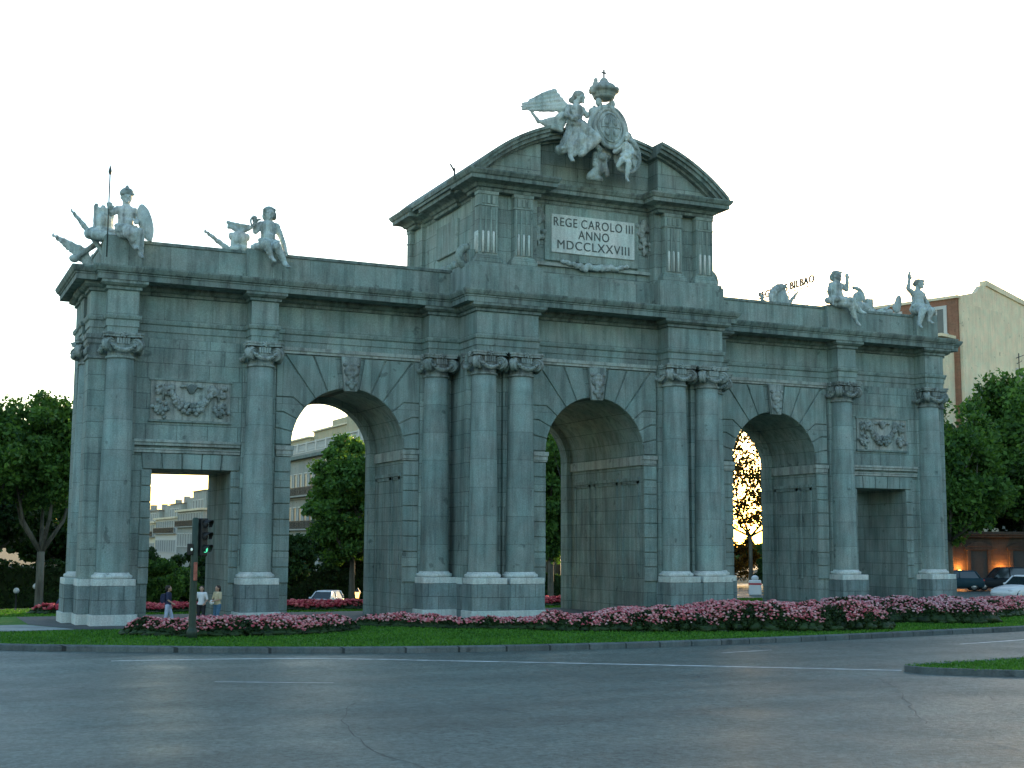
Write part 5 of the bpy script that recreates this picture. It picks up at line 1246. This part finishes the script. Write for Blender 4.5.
# row of houses in the left doorway
specs = [('white-fronted house with a recessed terrace, right one in the left doorway', 175, 22, 8.7, 'pale', 3.6), ('pale house with tall windows, middle one of the row in the left doorway', 197, 22, 7.6, 'frame', 2.9),
         ('cream house with a stepped roof, left of the middle in the left doorway', 219, 24, 7.0, 'cream', 2.6), ('farthest grey house of the row at the left side of the left doorway', 243, 40, 6.6, 'pale', 2.6)]
for lb, y, L, H, mt, ah in specs:
    F = Facade(lb, (20, y+L-.3, -1.4), R(-90), L-.3, 13, H+1.4, M[mt] if mt != 'frame' else M['frame'])
    F.windows(1.5, 2.3, int(L/2.35), H-2.4+1.2, 1, 1, 1.2, 2.1); F.windows(1.5, 2.3, int(L/2.35), H-6+1.2, 1, 1, 1.2, 2.1); F.band(H+1.3, H+1.65, .5, M['cream'])
    F.balcony(.4, L-.7, H-1.35, .6)
    b = MB(); b.box(1.0, L*.55, 2.5, 10, H+1.6, H+1.4+ah); b.box(L*.55, L-1, 3.5, 11, H+1.6, H+1.4+ah+1.0); b.box(L*.3, L*.36, 4, 5, H+1.4+ah, H+1.4+ah+1.5); b.box(L*.7, L*.74, 5, 6.2, H+2.4+ah, H+3.6+ah); b.build('attic_storey', M['pale'], F.root)
    bw = MB(); bw.box(.8, L*.55+.2, 2.3, 10.2, H+1.4+ah, H+1.55+ah); bw.build('attic_roof', M['roof'], F.root)
    f, p = window_meshes(1.3, 1.5)
    for k in range(4):
        o = link('window', f, None, F.root); o.location = (2.2+k*2.4, 2.46, H+1.9); link('pane', p, None, o)
# cream and brown block at the right
F2 = Facade('tall block with a blank cream party wall and brown brick flank, above the right wing', (72.7,52.8,0), R(18.8), 34, 20, 28.4, M['cream'], 'party_wall')
b = MB(); b.box(-.3, -.01, .35, 19.5, 0, 28.9); b.build('brick_flank', M['brick'], F2.root)
b = MB(); b.box(-.5, .5, .2, 20.3, 28.9, 29.2); b.build('parapet', M['cream'], F2.root)
b = MB(); b.prismY([(0,28.4),(34,26.0),(34,27.6),(5.6,31.0),(4.3,30.8),(3.2,29.9),(0.,29.2)], 0.02, .5); b.build('gable', M['cream'], F2.root)
b = MB(); b.prismY([(5.4,30.9),(34,27.5),(34,28.0),(5.4,31.5)], -.15, .7); b.build('gable_coping', M['cream'], F2.root)
b = MB(); b.box(-2.9, -.31, 1.5, 19, 0, 24.6); b.build('side_wing', M['brick'], F2.root)
b = MB(); b.box(-2.4, -.3, .9, 1.49, 0, 24.3); b.build('side_wall', M['cream'], F2.root)
b = MB(); b.box(-3.3, .2, .6, 19.2, 24.6, 24.9); b.build('ledge', M['cream'], F2.root)
f, p = window_meshes(1.6, 2.6, .35)
for k, (y, z) in enumerate([(4+5.2*i, zz) for zz in (9.5, 13.8, 18.2) for i in range(3)]):
    o = link('window', f, None, F2.root); o.location = (-2.92, y, z); o.rotation_euler.z = -PI/2; link('pane', p, None, o)
for i in range(3):
    o = link('window', f, None, F2.root); o.location = (-.32, 2.7+5.2*i, 25.3); o.rotation_euler.z = -PI/2; link('pane', p, None, o)
MB().tube([(-2.55,1.2,0),(-2.55,1.2,24.4)], .12, 8).build('drainpipe', M['frame'], F2.root)
f, p = window_meshes(1.4, 2.2, .12)
for x, z in ((3.4, 17.4), (12.4, 20.3)):
    o = link('window', f, None, F2.root); o.location = (x, -.02, z); link('pane', p, None, o)
b = MB(); b.box(6.6, 22, -6, -.02, 0, 19.3); b.build('annexe', M['pale'], F2.root); MB().box(6.3, 22.3, -6.3, -.03, 19.3, 19.8).build('annexe_roof', M['cream'], F2.root)
b = MB(); b.tube([(11.6,-.4,22.2),(11.6,-.4,24.2)], .06, 6); b.tube([(11,-.4,23.6),(12.8,-.4,24.1)], .05, 6); b.tube([(11.1,-.4,23),(12.3,-.4,23.4)], .04, 6); b.build('aerial', M['iron'], F2.root)
# hidden office block that carries the roof sign
F3 = Facade('plain office block behind the right wing carrying a rooftop sign', (62.35,72,0), R(-94.6), 9, 12, 28.6, M['pale']); F3.windows(1.6, 2.1, 3, 4, 3.3, 7, 1.3, 1.7); F3.band(28.3, 28.6, .3, M['cream'])
SGN = empty('roof_sign', (62.0,68.5,0), R(-94.6), 'dark lettered rooftop sign standing on the office block', 'sign')
words('SEGUROS BILBAO', 1.15, 11.6, .06, .022, Matrix.Translation((0,-.1,31.75)) @ Matrix.Rotation(PI/2, 4, 'X'), M['iron'], SGN)
b = MB(); b.box(-5.8,5.8,.0,.06,31.1,31.2)
for k in range(7): b.box(-3.4+k*1.25-.035,-3.4+k*1.25+.035,.06,.12,28.5,31.9)
b.build('support_frame', M['iron'], SGN)

# ------------------------------------------------------------------ lamp-lit pavilion at the right
M['pavi'] = stone('ochre_pavilion_stone', (.085,.06,.045), bw=1.1, rh=.4, mortar=.012, joint=.6, tone=.08, streak=.2)
PV = empty('pavilion', (44.6,31.0,-.3), R(-29), 'low ochre garden pavilion with pedimented niches lit by uplights, under the right trees', 'building')
MB().box(0, 14, 0, 5, -.5, 4.3).build('wall', M['pavi'], PV); b = MB(); b.box(-.3, 14.3, -.45, 5.3, 4.3, 4.55); b.box(-.2, 14.2, -.3, 5.2, 4.1, 4.3); b.build('cornice', M['pavi'], PV, .02)
LP = []
for k in range(4):
    xc = 2.9+k*3.25
    b = MB(); b.box(xc-.95, xc-.65, -.14, .02, 0, 3.1); b.box(xc+.65, xc+.95, -.14, .02, 0, 3.1); b.box(xc-1.1, xc+1.1, -.2, .02, 3.1, 3.35); b.prismY([(xc-1.1,3.36),(xc+1.1,3.36),(xc+.55,3.66),(xc,3.8),(xc-.55,3.66)], -.22, .02); fr = b.build('niche', M['pavi'], PV, .02)
    MB().box(xc-.65, xc+.65, -.03, .01, 0, 3.1).build('door', M['iron'], fr)
    if k < 3:
        lx = xc-1.62; o = MB().lathe([(.05,1.1),(.19,1.32),(.21,1.5)], (lx,-.42), 12).box(lx-.05, lx+.05, -.4, .0, 1.1, 1.2).build('wall_lamp', M['iron'], PV)
        MB().ball((lx,-.42,1.50), (.17,.17,.08), 12, 6).build('bulb', M['warmlamp'], o)
        LP.append((lx, -.36, 1.72))
for k, p in enumerate(LP):
    ld = bpy.data.lights.new('uplight', 'POINT'); ld.energy = 24; ld.color = (1, .36, .07); ld.shadow_soft_size = .12
    lo = bpy.data.objects.new('uplight', ld); COL.objects.link(lo); lo.parent = PV; lo.location = p

# ------------------------------------------------------------------ far dark park trees as one mass, closing the horizon behind the square
pts = []
for k in range(64):
    a = R(-14+k*1.12); d = 235+rng.uniform(-25,60); 
    x, y = -27+d*math.sin(a), -52+d*math.cos(a)
    if x > 12 and x < 40 and y > 80 and y < 290 and math.degrees(a) < 24: continue
    h = rng.uniform(8, 11) if not 32.5 < math.degrees(a) < 37 else 5.0; q, _ = crown_points((0,0), h*.5-1.5, 5.5, h*.52, 18, 420, int(k)+500); pts.append(q+np.array([x, y, 0]))
for k in range(46):                                       # unseen ring of trees behind and beside the viewer, added to block low sky
    a = R(78+k*5.2); d = 112+rng.uniform(-6,10); x, y = d*math.sin(a), d*math.cos(a)
    q, _ = crown_points((0,0), 12, 9, 13, 22, 620, int(k)+900); pts.append(q*np.array([1,1,1.0])+np.array([x, y, 0]))
V, F = leaf_cards(np.concatenate(pts), 1.15); tag(link('far_trees_and_blockers', fast_mesh('far_trees_and_blockers', V, F, M['leafB'])), 'distant dark line of park trees, plus an unseen ring added to block low sky', kind='stuff')

# ------------------------------------------------------------------ light, sky, camera
SUN_AZ, SUN_EL = 43.0, 3.8
w = bpy.data.worlds.new('World'); scene.world = w; w.use_nodes = True
nt = w.node_tree; bg = nt.nodes['Background']; sky = nt.nodes.new('ShaderNodeTexSky'); sky.sky_type = 'NISHITA'; sky.sun_disc = False
sky.sun_elevation = R(SUN_EL); sky.sun_rotation = R(SUN_AZ); sky.air_density = 1.0; sky.dust_density = 1.2; sky.ozone_density = 1.5; sky.altitude = 600
nt.links.new(sky.outputs[0], bg.inputs[0]); bg.inputs[1].default_value = .15
sl = bpy.data.lights.new('sun', 'SUN'); sl.energy = 2.0; sl.angle = R(.5); sl.color = (1, .72, .42)
so = bpy.data.objects.new('sun', sl); COL.objects.link(so)
d = Vector((math.sin(R(SUN_AZ))*math.cos(R(SUN_EL)), math.cos(R(SUN_AZ))*math.cos(R(SUN_EL)), math.sin(R(SUN_EL))))
so.rotation_euler = d.to_track_quat('Z', 'Y').to_euler(); so.location = d*200
cd = bpy.data.cameras.new('camera'); cam = bpy.data.objects.new('camera', cd); COL.objects.link(cam); scene.camera = cam
CAMQ = (0.431989, 0.119156, 0.004954, 1338.926, (-27.7041, -52.8020, 3.0794))
cd.sensor_width = 36; cd.lens = 36*CAMQ[3]/1024; cd.clip_start = .1; cd.clip_end = 5000
yaw, pit, rol = CAMQ[:3]
fw = Vector((math.sin(yaw)*math.cos(pit), math.cos(yaw)*math.cos(pit), math.sin(pit))); rr = Vector((math.cos(yaw), -math.sin(yaw), 0)); uu = rr.cross(fw)
r2 = rr*math.cos(rol)+uu*math.sin(rol); u2 = uu*math.cos(rol)-rr*math.sin(rol)
cam.matrix_world = Matrix.Translation(CAMQ[4]) @ Matrix((r2, u2, -fw)).transposed().to_4x4()
scene.view_settings.view_transform = 'Standard'; scene.view_settings.look = 'None'; scene.view_settings.exposure = 2.6; scene.view_settings.gamma = 1
scene.view_settings.use_curve_mapping = False
scene.cycles.max_bounces = 6; scene.cycles.diffuse_bounces = 3; scene.cycles.transmission_bounces = 3; scene.cycles.use_denoising = True
bpy.data.scenes.remove(TMP)
